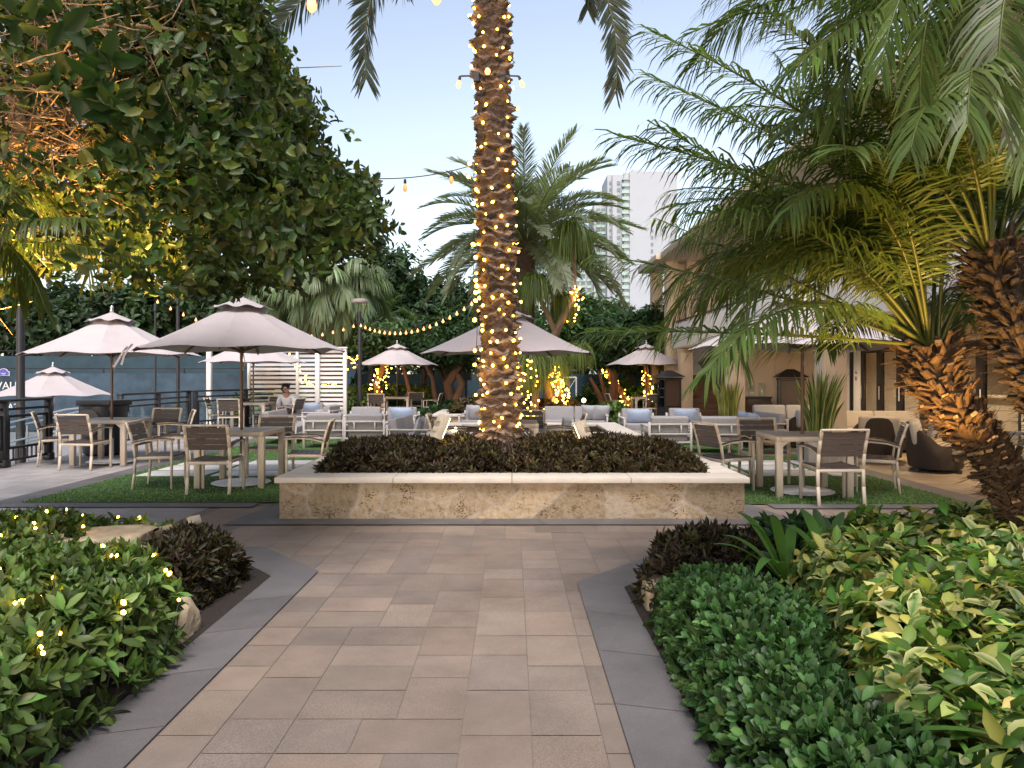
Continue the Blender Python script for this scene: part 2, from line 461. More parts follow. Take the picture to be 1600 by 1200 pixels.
class Leaves:
    """gathers leaves, fronds and tubes with a colour per vertex, builds ONE mesh"""
    def __init__(s):
        s.V = []; s.Q = []; s.T = []; s.C = []; s.n = 0

    def raw(s, V, Q, T, C):
        V = np.asarray(V, float).reshape(-1, 3)
        if Q is not None and len(Q): s.Q.append(np.asarray(Q).reshape(-1, 4) + s.n)
        if T is not None and len(T): s.T.append(np.asarray(T).reshape(-1, 3) + s.n)
        C = np.asarray(C, float)
        if C.ndim == 1: C = np.tile(C, (len(V), 1))
        s.V.append(V); s.C.append(C); s.n += len(V)

    def leaves(s, pos, axis, up, L, W, col, fold=0.25, droop=0.15, edge=None):
        n = len(pos)
        if n == 0: return
        if getattr(s, 'hi', None): return s.leaves_hi(pos, axis, up, L, W, col, fold, droop, edge, s.hi)
        axis = unit(axis); side = unit(np.cross(axis, up)); nrm = np.cross(side, axis)
        L = np.broadcast_to(L, n)[:, None]; W = np.broadcast_to(W, n)[:, None]
        b = pos
        def pt(a, w, d): return b + axis * L * a + side * W * w + nrm * (fold * np.abs(w) * W * 1.2 - d * droop * L)
        V = np.stack([b, pt(.32, .5, .1), pt(.70, .40, .45), pt(1, 0, 1), pt(.70, -.40, .45), pt(.32, -.5, .1)], 1)
        o = np.arange(n)[:, None] * 6
        Q = np.concatenate([o + np.array([0, 1, 2, 3]), o + np.array([0, 3, 4, 5])])
        C = np.repeat(col[:, None, :], 6, 1)
        if edge is not None:
            k = edge[:, None, :]
            C = C.copy(); m = np.array([0, 1, 1, .6, 1, 1])[None, :, None]
            has = (edge.sum(1) > 0)[:, None, None]
            C = np.where(has, C * (1 - m) + k * m, C)
        s.raw(V.reshape(-1, 3), Q, None, C.reshape(-1, 3))

    def leaves_hi(s, pos, axis, up, L, W, col, fold, droop, edge, shape):
        n = len(pos)
        axis = unit(axis); side = unit(np.cross(axis, up)); nrm = np.cross(side, axis)
        L = np.broadcast_to(L, n)[:, None]; W = np.broadcast_to(W, n)[:, None]
        st = [(.16, .20, .02), (.45, .47, .16), (.76, .38, .5)] if shape == 1 else [(.22, .14, .02), (.55, .44, .22), (.82, .40, .55)]
        def pt(a, w, d): return pos + axis * L * a + side * W * w + nrm * (fold * abs(w) * W * 1.3 - d * droop * L)
        P_ = [pos]
        for a, w, d in st: P_ += [pt(a, 0, d), pt(a, w, d), pt(a, -w, d)]
        P_.append(pt(1, 0, 1))
        V = np.stack(P_, 1); o = np.arange(n)[:, None] * 11
        T = np.concatenate([o + np.array(f) for f in ((0, 2, 1), (0, 1, 3), (7, 8, 10), (7, 10, 9))])
        Q = np.concatenate([o + np.array(f) for f in ((1, 2, 5, 4), (1, 4, 6, 3), (4, 5, 8, 7), (4, 7, 9, 6))])
        C = np.repeat(col[:, None, :], 11, 1).copy()
        C[:, [1, 4, 7]] *= 1.18
        if edge is not None:
            m = np.array([.2, 0, 1, 1, 0, 1, 1, .1, 1, 1, 1])[None, :, None]; k = edge[:, None, :]
            C = np.where((edge.sum(1) > 0)[:, None, None], C * (1 - m) + k * m, C)
        s.raw(V.reshape(-1, 3), Q, T, C.reshape(-1, 3))

    def rosettes(s, cen, nrm, k, L, W, tilt, col, cvar=0.25, fold=0.25, droop=0.2, spread=0.0, col2=None, p2=0.0, edge=None, pe=0.0):
        m = len(cen)
        if m == 0: return
        nrm = unit(nrm)
        ref = np.where(np.abs(nrm[:, 2:3]) < 0.9, np.array([[0, 0, 1.]]), np.array([[1., 0, 0]]))
        tx = unit(np.cross(nrm, ref)); ty = np.cross(nrm, tx)
        a = (np.arange(k)[None] / k + rng.random((m, 1))) * 2 * np.pi + rng.normal(0, .25, (m, k))
        tl = tilt[0] + (tilt[1] - tilt[0]) * rng.random((m, k))
        ax = (tx[:, None] * np.cos(a)[..., None] + ty[:, None] * np.sin(a)[..., None]) * np.sin(tl)[..., None] + nrm[:, None] * np.cos(tl)[..., None]
        up = np.repeat(nrm[:, None], k, 1) + rng.normal(0, .25, (m, k, 3))
        pos = np.repeat(cen[:, None], k, 1) + rng.normal(0, 1, (m, k, 3)) * spread + nrm[:, None] * (rng.random((m, k, 1)) - .5) * spread
        base = np.tile(np.array(col)[None, None], (m, k, 1))
        if col2 is not None:
            pick = rng.random((m, k, 1)) < p2
            base = np.where(pick, np.array(col2)[None, None], base)
        br = (1 + cvar * rng.normal(0, 1, (m, 1, 1))) * (1 + cvar * .7 * rng.normal(0, 1, (m, k, 1)))
        hue = 1 + rng.normal(0, .08, (m, k, 3))
        c = np.clip(base * np.clip(br, .35, 2.2) * hue, .002, .9)
        ed = None
        if edge is not None:
            hasE = rng.random((m, k, 1)) < pe
            ed = np.where(hasE, np.array(edge)[None, None] * np.clip(br, .6, 1.3), 0).reshape(-1, 3)
        sz = .7 + .6 * rng.random(m * k)
        s.leaves(pos.reshape(-1, 3), ax.reshape(-1, 3), up.reshape(-1, 3), L * sz, W * sz, c.reshape(-1, 3), fold, droop, ed)

    def tube(s, path, rad, n, col, cvar=0.1):
        mb = MB(); mb.tube(path, rad, n, caps=False)
        V = np.array([tuple(v) for v in mb.v])
        c = np.array(col)[None] * (1 + cvar * rng.normal(0, 1, (len(V), 1)))
        s.raw(V, np.array(mb.f), None, np.clip(c, .003, .9))

    def frond(s, base, az, elev, L, bend, ll, n=60, lw=.02, vang=.35, hang=.35, col=(.04, .07, .02), cvar=.2, pet=.15,
              rc=(.12, .13, .04), rr=.014, tip=(.9, .6), tw=0.0, a0=70, a1=22, seg=3, sideb=0.0, dry=0.0):
        base = np.array(base, float)
        K = 24
        sN = np.linspace(0, 1, K)
        ang = elev - bend * sN ** 1.25
        azs = az + sideb * sN ** 1.5
        d = np.stack([np.cos(ang) * np.cos(azs), np.cos(ang) * np.sin(azs), np.sin(ang)], 1)
        pts = base + np.concatenate([[np.zeros(3)], np.cumsum((d[:-1] + d[1:]) / 2 * L / (K - 1), 0)])
        s.tube([Vector(p) for p in pts], [rr * (1 - .85 * x) + .001 for x in sN], 5, rc)
        side0 = np.stack([-np.sin(azs), np.cos(azs), np.zeros(K)], 1)
        up0 = np.cross(d, side0); up0 = -up0 * np.sign(up0[:, 2:3] + 1e-6) * -1
        u = pet + (1 - pet) * (np.arange(n) + .5) / n
        for sg in (-1, 1):
            uu = np.clip(u + rng.normal(0, .25 / n, n), 0, 1)
            p = np.stack([np.interp(uu, sN, pts[:, i]) for i in range(3)], 1)
            t = unit(np.stack([np.interp(uu, sN, d[:, i]) for i in range(3)], 1))
            sd = unit(np.stack([np.interp(uu, sN, side0[:, i]) for i in range(3)], 1))
            upv = unit(np.cross(t, sd)); upv *= np.sign(upv[:, 2:3] + 1e-6)
            if tw:
                sd, upv = sd * np.cos(tw) + upv * np.sin(tw), upv * np.cos(tw) - sd * np.sin(tw)
            x = (uu - pet) / (1 - pet)
            al = R(a0) + (R(a1) - R(a0)) * x + rng.normal(0, .07, n)
            va = vang + rng.normal(0, .12, n)
            dr = t * np.cos(al)[:, None] + (sd * sg * np.cos(va)[:, None] + upv * np.sin(va)[:, None]) * np.sin(al)[:, None]
            prof = np.clip(np.minimum(.35 + x * 3.5, 1), 0, 1) * (1 - (1 - tip[1]) * np.clip((x - .35) / .65, 0, 1) ** 1.3)
            ln = ll * prof * (1 + rng.normal(0, .08, n))
            wv = unit(t - dr * np.sum(t * dr, 1, keepdims=True)) * (lw * .5)
            g = np.array([0, 0, -1.])
            P0 = p
            hs = hang * (1 + rng.normal(0, .25, (n, 1)))
            d1 = unit(dr + g * hs * .35); P1 = P0 + d1 * (ln * .4)[:, None]
            d2 = unit(dr + g * hs * 1.1); P2 = P1 + d2 * (ln * .35)[:, None]
            d3 = unit(dr + g * hs * 2.2); P3 = P2 + d3 * (ln * .3)[:, None]
            V = np.stack([P0 - wv * .6, P0 + wv * .6, P1 - wv, P1 + wv, P2 - wv * .75, P2 + wv * .75, P3], 1)
            o = np.arange(n)[:, None] * 7
            Q = np.concatenate([o + np.array([0, 1, 3, 2]), o + np.array([2, 3, 5, 4])])
            T = o + np.array([4, 5, 6])
            c = np.array(col)[None] * np.clip(1 + cvar * rng.normal(0, 1, (n, 1)), .4, 2) * (1 + rng.normal(0, .06, (n, 3)))
            C = np.repeat(c[:, None], 7, 1)
            if dry:
                C[:, 6] = C[:, 6] * (1 - dry) + np.array([.22, .14, .04]) * dry
            s.raw(V.reshape(-1, 3), Q, T, np.clip(C.reshape(-1, 3), .003, .9))
        return pts

    def build(s, name, m, parent=None, smooth=False):
        V = np.concatenate(s.V); C = np.concatenate(s.C)
        Q = np.concatenate(s.Q) if s.Q else None
        T = np.concatenate(s.T) if s.T else None
        return npmesh(name, V, Q, T, C, m, parent, smooth)


def inpoly(x, y, poly):
    x = np.asarray(x); y = np.asarray(y)
    c = np.zeros(x.shape, bool)
    n = len(poly)
    for i in range(n):
        x0, y0 = poly[i]; x1, y1 = poly[(i + 1) % n]
        k = ((y0 > y) != (y1 > y)) & (x < (x1 - x0) * (y - y0) / ((y1 - y0) if y1 != y0 else 1e-9) + x0)
        c ^= k
    return c


def edgedist(x, y, poly):
    d = np.full(x.shape, 1e9)
    n = len(poly)
    for i in range(n):
        a = np.array(poly[i]); b = np.array(poly[(i + 1) % n]); ab = b - a
        t = np.clip(((x - a[0]) * ab[0] + (y - a[1]) * ab[1]) / (ab @ ab), 0, 1)
        d = np.minimum(d, np.hypot(x - a[0] - t * ab[0], y - a[1] - t * ab[1]))
    return d


_ph = rng.random((12, 3)) * 6.28
_fr = rng.normal(0, 1, (12, 3))


def wob(p, sc):
    """cheap smooth noise -1..1 on an (N,3) array"""
    p = np.asarray(p) * sc
    v = np.zeros(len(p))
    for i in range(12):
        v += np.sin(p @ _fr[i] + _ph[i, 0])
    return v / 4.2
# lighting dials
SUN_E, SKY_S, SUN_EL, SUN_ROT, DUST, OZ, EXPO = 1.15, 0.068, 10, 195, 0.6, 1.5, 2.2
SKY_SAT, SKY_TINT = 0.68, (1.0, 0.94, 0.98)
LFT_W, RGT_W, TRK_W, CEIL_W = 560, 58, 24, 9
# ================================================================== SETTING
def struct(o):
    o['kind'] = 'structure'
    return o


g = MB(); g.add([(-900, -60, -1.0), (900, -60, -1.0), (900, 1500, -1.0), (-900, 1500, -1.0)], [(0, 1, 2, 3)])
struct(g.build('ground', M['earth']))
lt = MB(); lt.box((-18, 16, -0.93), (19.2, 44, 0.14))
struct(lt.build('lower_terrace', mat('terrace_concrete', (0.22, 0.22, 0.22), 0.8, 0.15, 2)))
pb = MB(); pb.box((3.8, 16.5, -0.51), (24.4, 45, 1.0))
struct(pb.build('plaza_base', M['joint']))


def pavers(name, x0, x1, y0, y1, u, pal, gap=0.0024, z=0.0, sizes=None, skip=None):
    nx = int((x1 - x0) / u); ny = int((y1 - y0) / u)
    occ = np.zeros((ny, nx), bool)
    sizes = sizes or [(2, 2), (2, 3), (3, 2), (2, 3), (2, 2), (2, 3)]
    V = []; Q = []; C = []
    for j in range(ny):
        i = 0
        while i < nx:
            if occ[j, i]:
                i += 1; continue
            run = 0
            while i + run < nx and run < 6 and not occ[j, i + run]: run += 1
            opts = [s for s in sizes if s[0] <= run and run - s[0] != 1 and not occ[j:j + s[1], i:i + s[0]].any()]
            w, h = random.choice(opts) if opts else (min(run, 2), 2)
            if run == 3 and not opts: w = 3
            h = min(h, ny - j)
            while occ[j:j + h, i:i + w].any(): h -= 1
            occ[j:j + h, i:i + w] = True
            a, b2, c, d = x0 + i * u, x0 + (i + w) * u, y0 + j * u, y0 + (j + h) * u
            i += w
            if skip and skip((a + b2) / 2, (c + d) / 2): continue
            n = len(V)
            dz = random.uniform(-.0008, .0008)
            V += [(a + gap, c + gap, z + dz), (b2 - gap, c + gap, z + dz), (b2 - gap, d - gap, z + dz), (a + gap, d - gap, z + dz)]
            Q.append((n, n + 1, n + 2, n + 3))
            p = random.choice(pal); k = random.uniform(.67, .85)
            rough = random.choice((0.05, 0.15, 0.5, 0.9))
            C += [(p[0] * k, p[1] * k, p[2] * k, rough)] * 4
    return npmesh(name, V, Q, None, C, M['paver'])


PAL = [(.275, .214, .165), (.262, .206, .16), (.29, .23, .176), (.268, .216, .174), (.285, .218, .165), (.25, .20, .158)]
PALG = [(.42, .385, .36), (.40, .375, .355), (.44, .405, .375), (.385, .36, .345)]
struct(pavers('paving', -3.3, 6.6, -0.6, 9.3, 0.147, PAL, z=-0.006))
struct(pavers('terrace_paving', -8.3, -3.302, 5.9, 24.5, 0.157, PALG, z=-0.006))
struct(pavers('colonnade_paving', 5.2, 14.0, 9.302, 25, 0.157, [(.44, .35, .26), (.42, .335, .25), (.46, .37, .275)], z=-0.006))
struct(pavers('rear_paving', -3.302, 5.2, 17.5, 38, 0.2, PALG, z=-0.006))


def strip(name, quads, z, L=0.62, joint=0.0022, base=(.122, .113, .109)):
    """slabs laid along strips; each quad = a,b (one long edge) c,d (the other, same direction)"""
    V = []; Q = []; C = []
    for a, b, c, d in quads:
        a, b, c, d = [np.array(p, float) for p in (a, b, c, d)]
        ln = (np.linalg.norm(b - a) + np.linalg.norm(d - c)) / 2
        n = max(1, round(ln / L))
        for i in range(n):
            t0 = i / n + joint / ln; t1 = (i + 1) / n - joint / ln
            if i == 0: t0 = 0
            if i == n - 1: t1 = 1
            k = len(V)
            for p in (a + (b - a) * t0, a + (b - a) * t1, c + (d - c) * t1, c + (d - c) * t0):
                V.append((p[0], p[1], z))
            Q.append((k, k + 1, k + 2, k + 3))
            s = random.uniform(.88, 1.12)
            C += [(base[0] * s, base[1] * s, base[2] * s, .3)] * 4
    V = np.array(V); Q = np.array(Q)
    # faces up
    for q in range(len(Q)):
        p = V[Q[q]]
        if np.cross(p[1] - p[0], p[2] - p[0])[2] < 0: Q[q] = Q[q][::-1]
    return struct(npmesh(name, V, Q, None, C, M['slate']))


# borders of the two planting beds
LB = [(-1.48, -0.6), (-1.48, 5.62), (-2.16, 6.41), (-9, 6.41)]
LI = [(-1.79, -0.6), (-1.79, 5.47), (-2.31, 6.09), (-9, 6.09)]
RB = [(0.47, -0.6), (0.47, 5.32), (1.17, 6.12), (9, 6.12)]
RI = [(0.79, -0.6), (0.79, 5.19), (1.31, 5.80), (9, 5.80)]
strip('bed_border', [(LB[i], LB[i + 1], LI[i], LI[i + 1]) for i in range(3)] + [(RB[i], RB[i + 1], RI[i], RI[i + 1]) for i in range(3)], 0.006)
ub = MB()
ub.add([(x, y, 0.001) for x, y in LB + LI[::-1]], [tuple(range(7, -1, -1))])
ub.add([(x, y, 0.001) for x, y in RB + RI[::-1]], [tuple(range(8))])
struct(ub.build('border_bedding', M['joint']))
so = MB()
so.add([(x, y, 0.0035) for x, y in [(-9, -0.6)] + LI], [tuple(range(5))])
so.add([(x, y, 0.0035) for x, y in RI + [(9, -0.6)]], [tuple(range(4, -1, -1))])
struct(so.build('soil', M['soil']))

# grey strip round lawn and planter
strip('lawn_border', [((-6.1, 8.33), (-2.95, 8.33), (-5.75, 8.62), (-2.95, 8.62)), ((2.95, 8.25), (5.65, 8.25), (2.95, 8.52), (5.3, 8.52)),
                      ((-6.1, 8.33), (-6.1, 17.3), (-5.75, 8.62), (-5.75, 17.3)), ((5.65, 8.25), (5.65, 17.3), (5.3, 8.52), (5.3, 17.3)),
                      ((-2.9, 7.36), (2.95, 7.36), (-2.42, 7.66), (2.42, 7.66)), ((-2.42, 7.66), (-2.42, 8.6), (-2.9, 7.36), (-2.75, 8.6)),
                      ((2.42, 7.66), (2.42, 8.5), (2.95, 7.36), (2.75, 8.5))], 0.006)
tb = MB()
tb.add([(-5.75, 8.62, 0.010), (-2.3, 8.62, 0.010), (-2.3, 8.52, 0.010), (5.3, 8.52, 0.010), (5.3, 17.3, 0.010), (-5.75, 17.3, 0.010)], [(0, 1, 2, 3, 4, 5)])
turf = struct(tb.build('turf', M['turfbase']))
# white slabs let into the turf, three rows each side
ws = MB()
for s0, s1 in ((-5.55, -2.55), (2.55, 5.15)):
    for r_ in range(3):
        y = 10.85 + r_ * 0.68
        x = s0
        while x < s1 - .3:
            w = min(1.0, s1 - x)
            ws.box((x + w / 2, y + .29, 0.011), (w, .58, 0.016)); x += w + .1
struct(ws.build('stepping_slabs', M['whiteslab'], bevel=0.003, seg=1))
slabrects = [(-5.58, -2.5, 10.8, 12.85), (2.5, 5.2, 10.8, 12.85)]
# short blades of the artificial grass
gb = Leaves()
n = 42000
gx = rng.uniform(-5.75, 5.3, n); gy = 8.55 + (rng.random(n) ** 1.8) * 8.6
ok = (gy > np.where(gx < 0, 8.63, 8.53)) & ~((abs(gx) < 2.45) & (gy < 10.6))
for a, b2, c, d in slabrects: ok &= ~((gx > a) & (gx < b2) & (gy > c) & (gy < d))
gx, gy = gx[ok], gy[ok]; n = len(gx)
ax = np.stack([rng.normal(0, .45, n), rng.normal(0, .45, n), np.ones(n)], 1)
col = np.array([.125, .205, .065])[None] * (1 + .3 * rng.normal(0, 1, (n, 1))) * (1 + .25 * wob(np.stack([gx, gy, gx * 0], 1), 2.2))[:, None]
gb.leaves(np.stack([gx, gy, np.full(n, .008)], 1), ax, rng.normal(0, 1, (n, 3)),   .022, .012, np.clip(col, .004, .3), 0, .3)
tag(gb.build('turf_grass', M['leaf']), 'short green artificial grass of the dining lawn', 'grass', kind='stuff')

# ------------------------------------------------------------------ stone planters
pl = thing('stone_planter', 'low coral stone planter with a cream coping, in front around the lit palm', 'planter', (0, 7.66, 0))
w = MB()
w.box((0, .15, .19), (4.84, .3, .38)); w.box((0, 2.69, .19), (4.84, .3, .38))
w.box((-2.27, 1.42, .19), (.3, 2.238, .38)); w.box((2.27, 1.42, .19), (.3, 2.238, .38))
w.build('stone_wall', M['stone'], pl)
c = MB()
for i in range(4):
    c.box((-1.845 + 1.23 * i, .13, .411), (1.228, .38, .062))
    c.box((-1.845 + 1.23 * i, 2.71, .411), (1.228, .38, .062))
for s in (-1, 1):
    for i in range(2):
        c.box((s * 2.27, .851 + 1.06 * i + .0, .411), (.378, 1.058, .062))
c.build('coping', M['coping'], pl, bevel=0.012)
ps = MB(); ps.box((0, 1.42, .2), (4.236, 2.236, .4)); ps.build('soil', M['soil'], pl)

fp = thing('stone_basin', 'wide low stone basin with a cream coping in the middle of the lawn', 'basin', (0.4, 15.4, 0))
w = MB()
X2, Y2 = 1.95, 1.45
w.box((0, -Y2, .17), (2 * X2, .3, .34)); w.box((0, Y2, .17), (2 * X2, .3, .34))
w.box((-X2 + .15, 0, .17), (.3, 2 * Y2 - .31, .34)); w.box((X2 - .15, 0, .17), (.3, 2 * Y2 - .31, .34))
w.build('stone_wall', M['stone'], fp)
c = MB()
c.box((0, -Y2, .37), (2 * X2 + .1, .55, .06)); c.box((0, Y2, .37), (2 * X2 + .1, .55, .06))
c.box((-X2 + .2, 0, .37), (.5, 2 * Y2 - .552, .06)); c.box((X2 - .2, 0, .37), (.5, 2 * Y2 - .552, .06))
c.build('coping', M['coping'], fp, bevel=0.012)
ps = MB(); ps.box((0, 0, .1), (2 * X2 - .61, 2 * Y2 - .31, .2)); ps.build('dark_floor', M['blackmetal'], fp)

p2 = thing('stone_planter', 'far stone planter with cream coping holding ponytail palms and clipped maroon plants', 'planter', (0.1, 21.3, 0))
w = MB(); w.box((0, -1.35, .19), (4.4, .3, .38)); w.box((0, 1.35, .19), (4.4, .3, .38)); w.box((-2.05, 0, .19), (.3, 2.398, .38)); w.box((2.05, 0, .19), (.3, 2.398, .38))
w.build('stone_wall', M['stone'], p2)
c = MB(); c.box((0, -1.35, .411), (4.5, .42, .062)); c.box((0, 1.35, .411), (4.5, .42, .062)); c.box((-2.05, 0, .411), (.42, 2.278, .062)); c.box((2.05, 0, .411), (.42, 2.278, .062))
c.build('coping', M['coping'], p2, bevel=0.012)
ps = MB(); ps.box((0, 0, .2), (3.798, 2.398, .4)); ps.build('soil', M['soil'], p2)

# ================================================================== DINING FURNITURE
def make_chair():
    t = thing('dining_chair', '', 'chair')
    ch, sl = M['champagne'], M['slat']
    for s in (-1, 1):
        x = s * .265
        # rear leg runs up into the back upright, gently curved
        b = MB()
        pts = [(x, -.25, 0), (x, -.225, .22), (x, -.215, .42), (x, -.24, .60), (x, -.285, .76), (x, -.325, .875)]
        for p, q in zip(pts[:-1], pts[1:]):
            b.bar(p, q, .026, .040, (1, 0, 0))
        b.build('leg', ch, t, bevel=.004, seg=1)
        b = MB(); b.bar((x, .24, 0), (x, .24, .632), .026, .036, (1, 0, 0)); b.build('leg', ch, t, bevel=.004, seg=1)
        a = MB()
        ap = [(x, -.245, .60), (x, -.10, .64), (x, .08, .655), (x, .27, .645)]
        for p, q in zip(ap[:-1], ap[1:]): a.bar(p, q, .045, .02)
        ao = a.build('armrest', ch, t, bevel=.004, seg=1)
        a = MB()
        for p, q in zip(ap[:-1], ap[1:]):
            a.bar(Vector(p) + Vector((0, 0, .017)), Vector(q) + Vector((0, 0, .017)), .052, .013)
        a.build('arm_cap', M['armcap'], ao)
    f = MB()
    f.bar((-.265, .225, .405), (.265, .225, .405), .03, .035); f.bar((-.265, -.21, .40), (.265, -.21, .40), .03, .035)
    for s in (-1, 1): f.bar((s * .25, -.21, .41), (s * .25, .235, .42), .024, .04)
    f.build('seat_frame', ch, t, bevel=.003, seg=1)
    st = MB()
    for i in range(6):
        y = -.17 + i * .076
        zz = [.438 - .016 * (1 - (2 * k / 6 - 1) ** 2) for k in range(7)]
        xs = [-.238 + .476 * k / 6 for k in range(7)]
        for k in range(6):
            st.bar((xs[k], y, zz[k] + .006 * i / 5), (xs[k + 1], y, zz[k + 1] + .006 * i / 5), .068, .014)
    st.build('seat', sl, t)
    tr = MB(); tr.bar((-.278, -.329, .878), (.278, -.329, .878), .034, .024); tr.build('top_rail', ch, t, bevel=.004, seg=1)
    bk = MB()
    for i in range(4):
        z = .60 + i * .072
        y = -.243 - (z - .60) * .30
        bk.box((0, y + .004, z), (.50, .016, .066), (R(16), 0, 0))
    bk.build('backrest', sl, t)
    return t


def make_table():
    t = thing('dining_table', '', 'table')
    a = MB()
    for i in range(7): a.box((0, -.385 + .1283 * i, .737), (.80, .122, .022))
    a.build('tabletop', M['tabletop'], t, bevel=.002, seg=1)
    r = MB()
    for s in (-1, 1):
        r.box((s * .43, 0, .72), (.06, .92, .062)); r.box((0, s * .43, .72), (.80, .06, .0615))
    r.build('apron', M['champagne'], t, bevel=.004, seg=1)
    for x in (-1, 1):
        for y in (-1, 1):
            l = MB(); l.box((x * .42, y * .42, .3445), (.078, .078, .689))
            l.add([(x * .382, y * .42 - .03, .689), (x * .382, y * .42 + .03, .689), (x * .30, y * .42 + .03, .689), (x * .30, y * .42 - .03, .689), (x * .382, y * .42 - .03, .62), (x * .382, y * .42 + .03, .62)],
                  [(0, 1, 2, 3), (0, 4, 5, 1), (3, 2, 5, 4), (0, 3, 4), (1, 5, 2)])
            l.build('leg', M['champagne'], t, bevel=.003, seg=1)
    return t


def canopy_mesh(r0, z0, r1, z1, sag, scal, inner, nr=10, na=8, th=.004, hem=0.0):
    """an eight-sided fabric tier: (r0,z0) top to (r1,z1) rim corners"""
    mb = MB()
    A = 8 * na
    def pt(i, a, off):
        u = i / nr
        ph = (a % na) / na
        an = 2 * math.pi * a / A
        s = math.sin(math.pi * ph)
        r = r0 + (r1 - r0) * u
        chord = math.cos(math.pi / 8) / math.cos((ph - .5) * math.pi / 4)
        z = z0 + (z1 - z0) * (u ** .93) - sag * math.sin(math.pi * u) * .5
        rr = r * chord * (1 - scal * .05 * s * u)
        z += -inner * s * u * (1 - u) * 2 + scal * s * s * u ** 6 * (z0 - z1) * .16
        return (rr * math.cos(an), rr * math.sin(an), z + off)
    vs = []
    for off in (0, -th):
        for i in range(nr + 1):
            for a in range(A): vs.append(pt(i, a, off))
    N = (nr + 1) * A
    fs = []
    for i in range(nr):
        for a in range(A):
            a2 = (a + 1) % A
            fs.append((i * A + a, (i + 1) * A + a, (i + 1) * A + a2, i * A + a2))
            fs.append((N + i * A + a, N + i * A + a2, N + (i + 1) * A + a2, N + (i + 1) * A + a))
    for a in range(A):
        a2 = (a + 1) % A
        fs.append((nr * A + a, N + nr * A + a, N + nr * A + a2, nr * A + a2))
    mb.add(vs, fs)
    return mb


def make_umbrella():
    t = thing('patio_umbrella', '', 'umbrella')
    canopy_mesh(.20, 2.435, 1.42, 1.835, .02, .34, .022, hem=.05).build('canopy', M['canopy'], t, smooth=25)
    vn = canopy_mesh(.02, 2.575, .42, 2.405, .0, 1.5, .0, nr=6).build('vent', M['canopy'], t, smooth=25)
    p = MB(); p.tube([(0, 0, .05), (0, 0, 1.0), (0, 0, 2.5)], .021, 12); p.build('pole', M['polewood'], t, smooth=40)
    f = MB(); f.lathe([(.012, 2.56), (.03, 2.575), (.034, 2.60), (.022, 2.63), (.03, 2.645), (.026, 2.67), (.004, 2.70)], 14)
    f.build('finial', M['steel'], t, smooth=60)
    h = MB(); h.lathe([(.03, 2.34), (.05, 2.35), (.05, 2.39), (.03, 2.40)], 12); h.lathe([(.03, 1.80), (.048, 1.81), (.048, 1.86), (.03, 1.87)], 12)
    h.build('hub', M['polewood'], t, smooth=40)
    for k in range(8):
        a = math.pi / 4 * k
        c_, s_ = math.cos(a), math.sin(a)
        r = MB()
        r.bar((.04 * c_, .04 * s_, 2.36), (.80 * c_, .80 * s_, 2.075), .016, .024)
        r.bar((.80 * c_, .80 * s_, 2.075), (1.385 * c_, 1.385 * s_, 1.822), .016, .024)
        ro = r.build('rib', M['polewood'], t)
        q = MB(); q.bar((.045 * c_, .045 * s_, 1.835), (.72 * c_, .72 * s_, 2.09), .012, .02)
        q.build('strut', M['polewood'], ro)
    b = MB(); b.lathe([(.0, .018), (.375, .018), (.39, .024), (.39, .032), (.37, .040), (.06, .048), (.05, .06), (.0, .06)], 40, caps=False)
    bo = b.build('base', M['baseplate'], t, smooth=30)
    s = MB(); s.tube([(0, 0, .06), (0, 0, .42)], .030, 12); s.tube([(-.03, 0, .33), (-.085, 0, .33)], .009, 8); s.lathe([(.0, -.02), (.022, -.015), (.022, .015), (0, .02)], 10, Matrix.Translation((-.095, 0, .33)) @ Matrix.Rotation(R(90), 4, 'Y'))
    s.build('sleeve', M['steel'], bo, smooth=40)
    cd = MB(); cd.tube([(.03, -.03, 1.80), (.06, -.05, 1.66), (.03, -.045, 1.56), (.012, -.03, 1.64), (.03, -.03, 1.79)], .005, 5)
    cd.build('cord', M['lframe'], t)
    return t


chair0 = make_chair(); table0 = make_table(); umb0 = make_umbrella()
TILT = R(22.5)
CG, TG, UG = 'slatted dining armchairs', 'square dining tables', 'market umbrellas'


def dining(x, y, where, chairs, umbrella=True, z=0.0, urot=0.0, trot=0.0, ux=0, uy=0):
    place(table0, (x, y, z), trot, f'square beige dining table {where}', TG)
    if umbrella:
        place(umb0, (x + ux, y + uy, z), urot, f'grey-pink octagonal market umbrella {umbrella}', UG)
    for dx, dy, a, lab in chairs:
        place(chair0, (x + dx, y + dy, z), R(a), lab, CG)


dining(-3.72, 10.12, 'on the turf left of the stone planter', [
    (-.06, -.72, 0, 'slatted armchair with its back to the viewer, beside the left end of the stone planter'),
    (-1.0, -.25, -84, 'slatted armchair seen from its side, far left at the front turf table, facing right'),
    (.92, -.02, 97, 'slatted armchair seen from its side right at the planter corner, facing left'),
    (.12, .86, 180, 'slatted armchair facing the viewer behind the front left turf table')],
    'with dangling tie straps, nearest on the left', urot=R(10))
dining(3.70, 9.38, 'on the turf right of the stone planter', [
    (.06, -.72, 2, 'slatted armchair with its back to the viewer, right of the stone planter'),
    (-.90, .28, -72, 'slatted armchair by the right planter corner, turned to the right'),
    (1.0, .12, 68, 'slatted armchair turned left towards the right turf table, nearest the wicker seats'),
    (-.18, .92, 180, 'slatted armchair behind the right turf table, half hidden by it')],
    'half hidden behind palm fronds on the right', urot=R(-14), trot=R(-3))
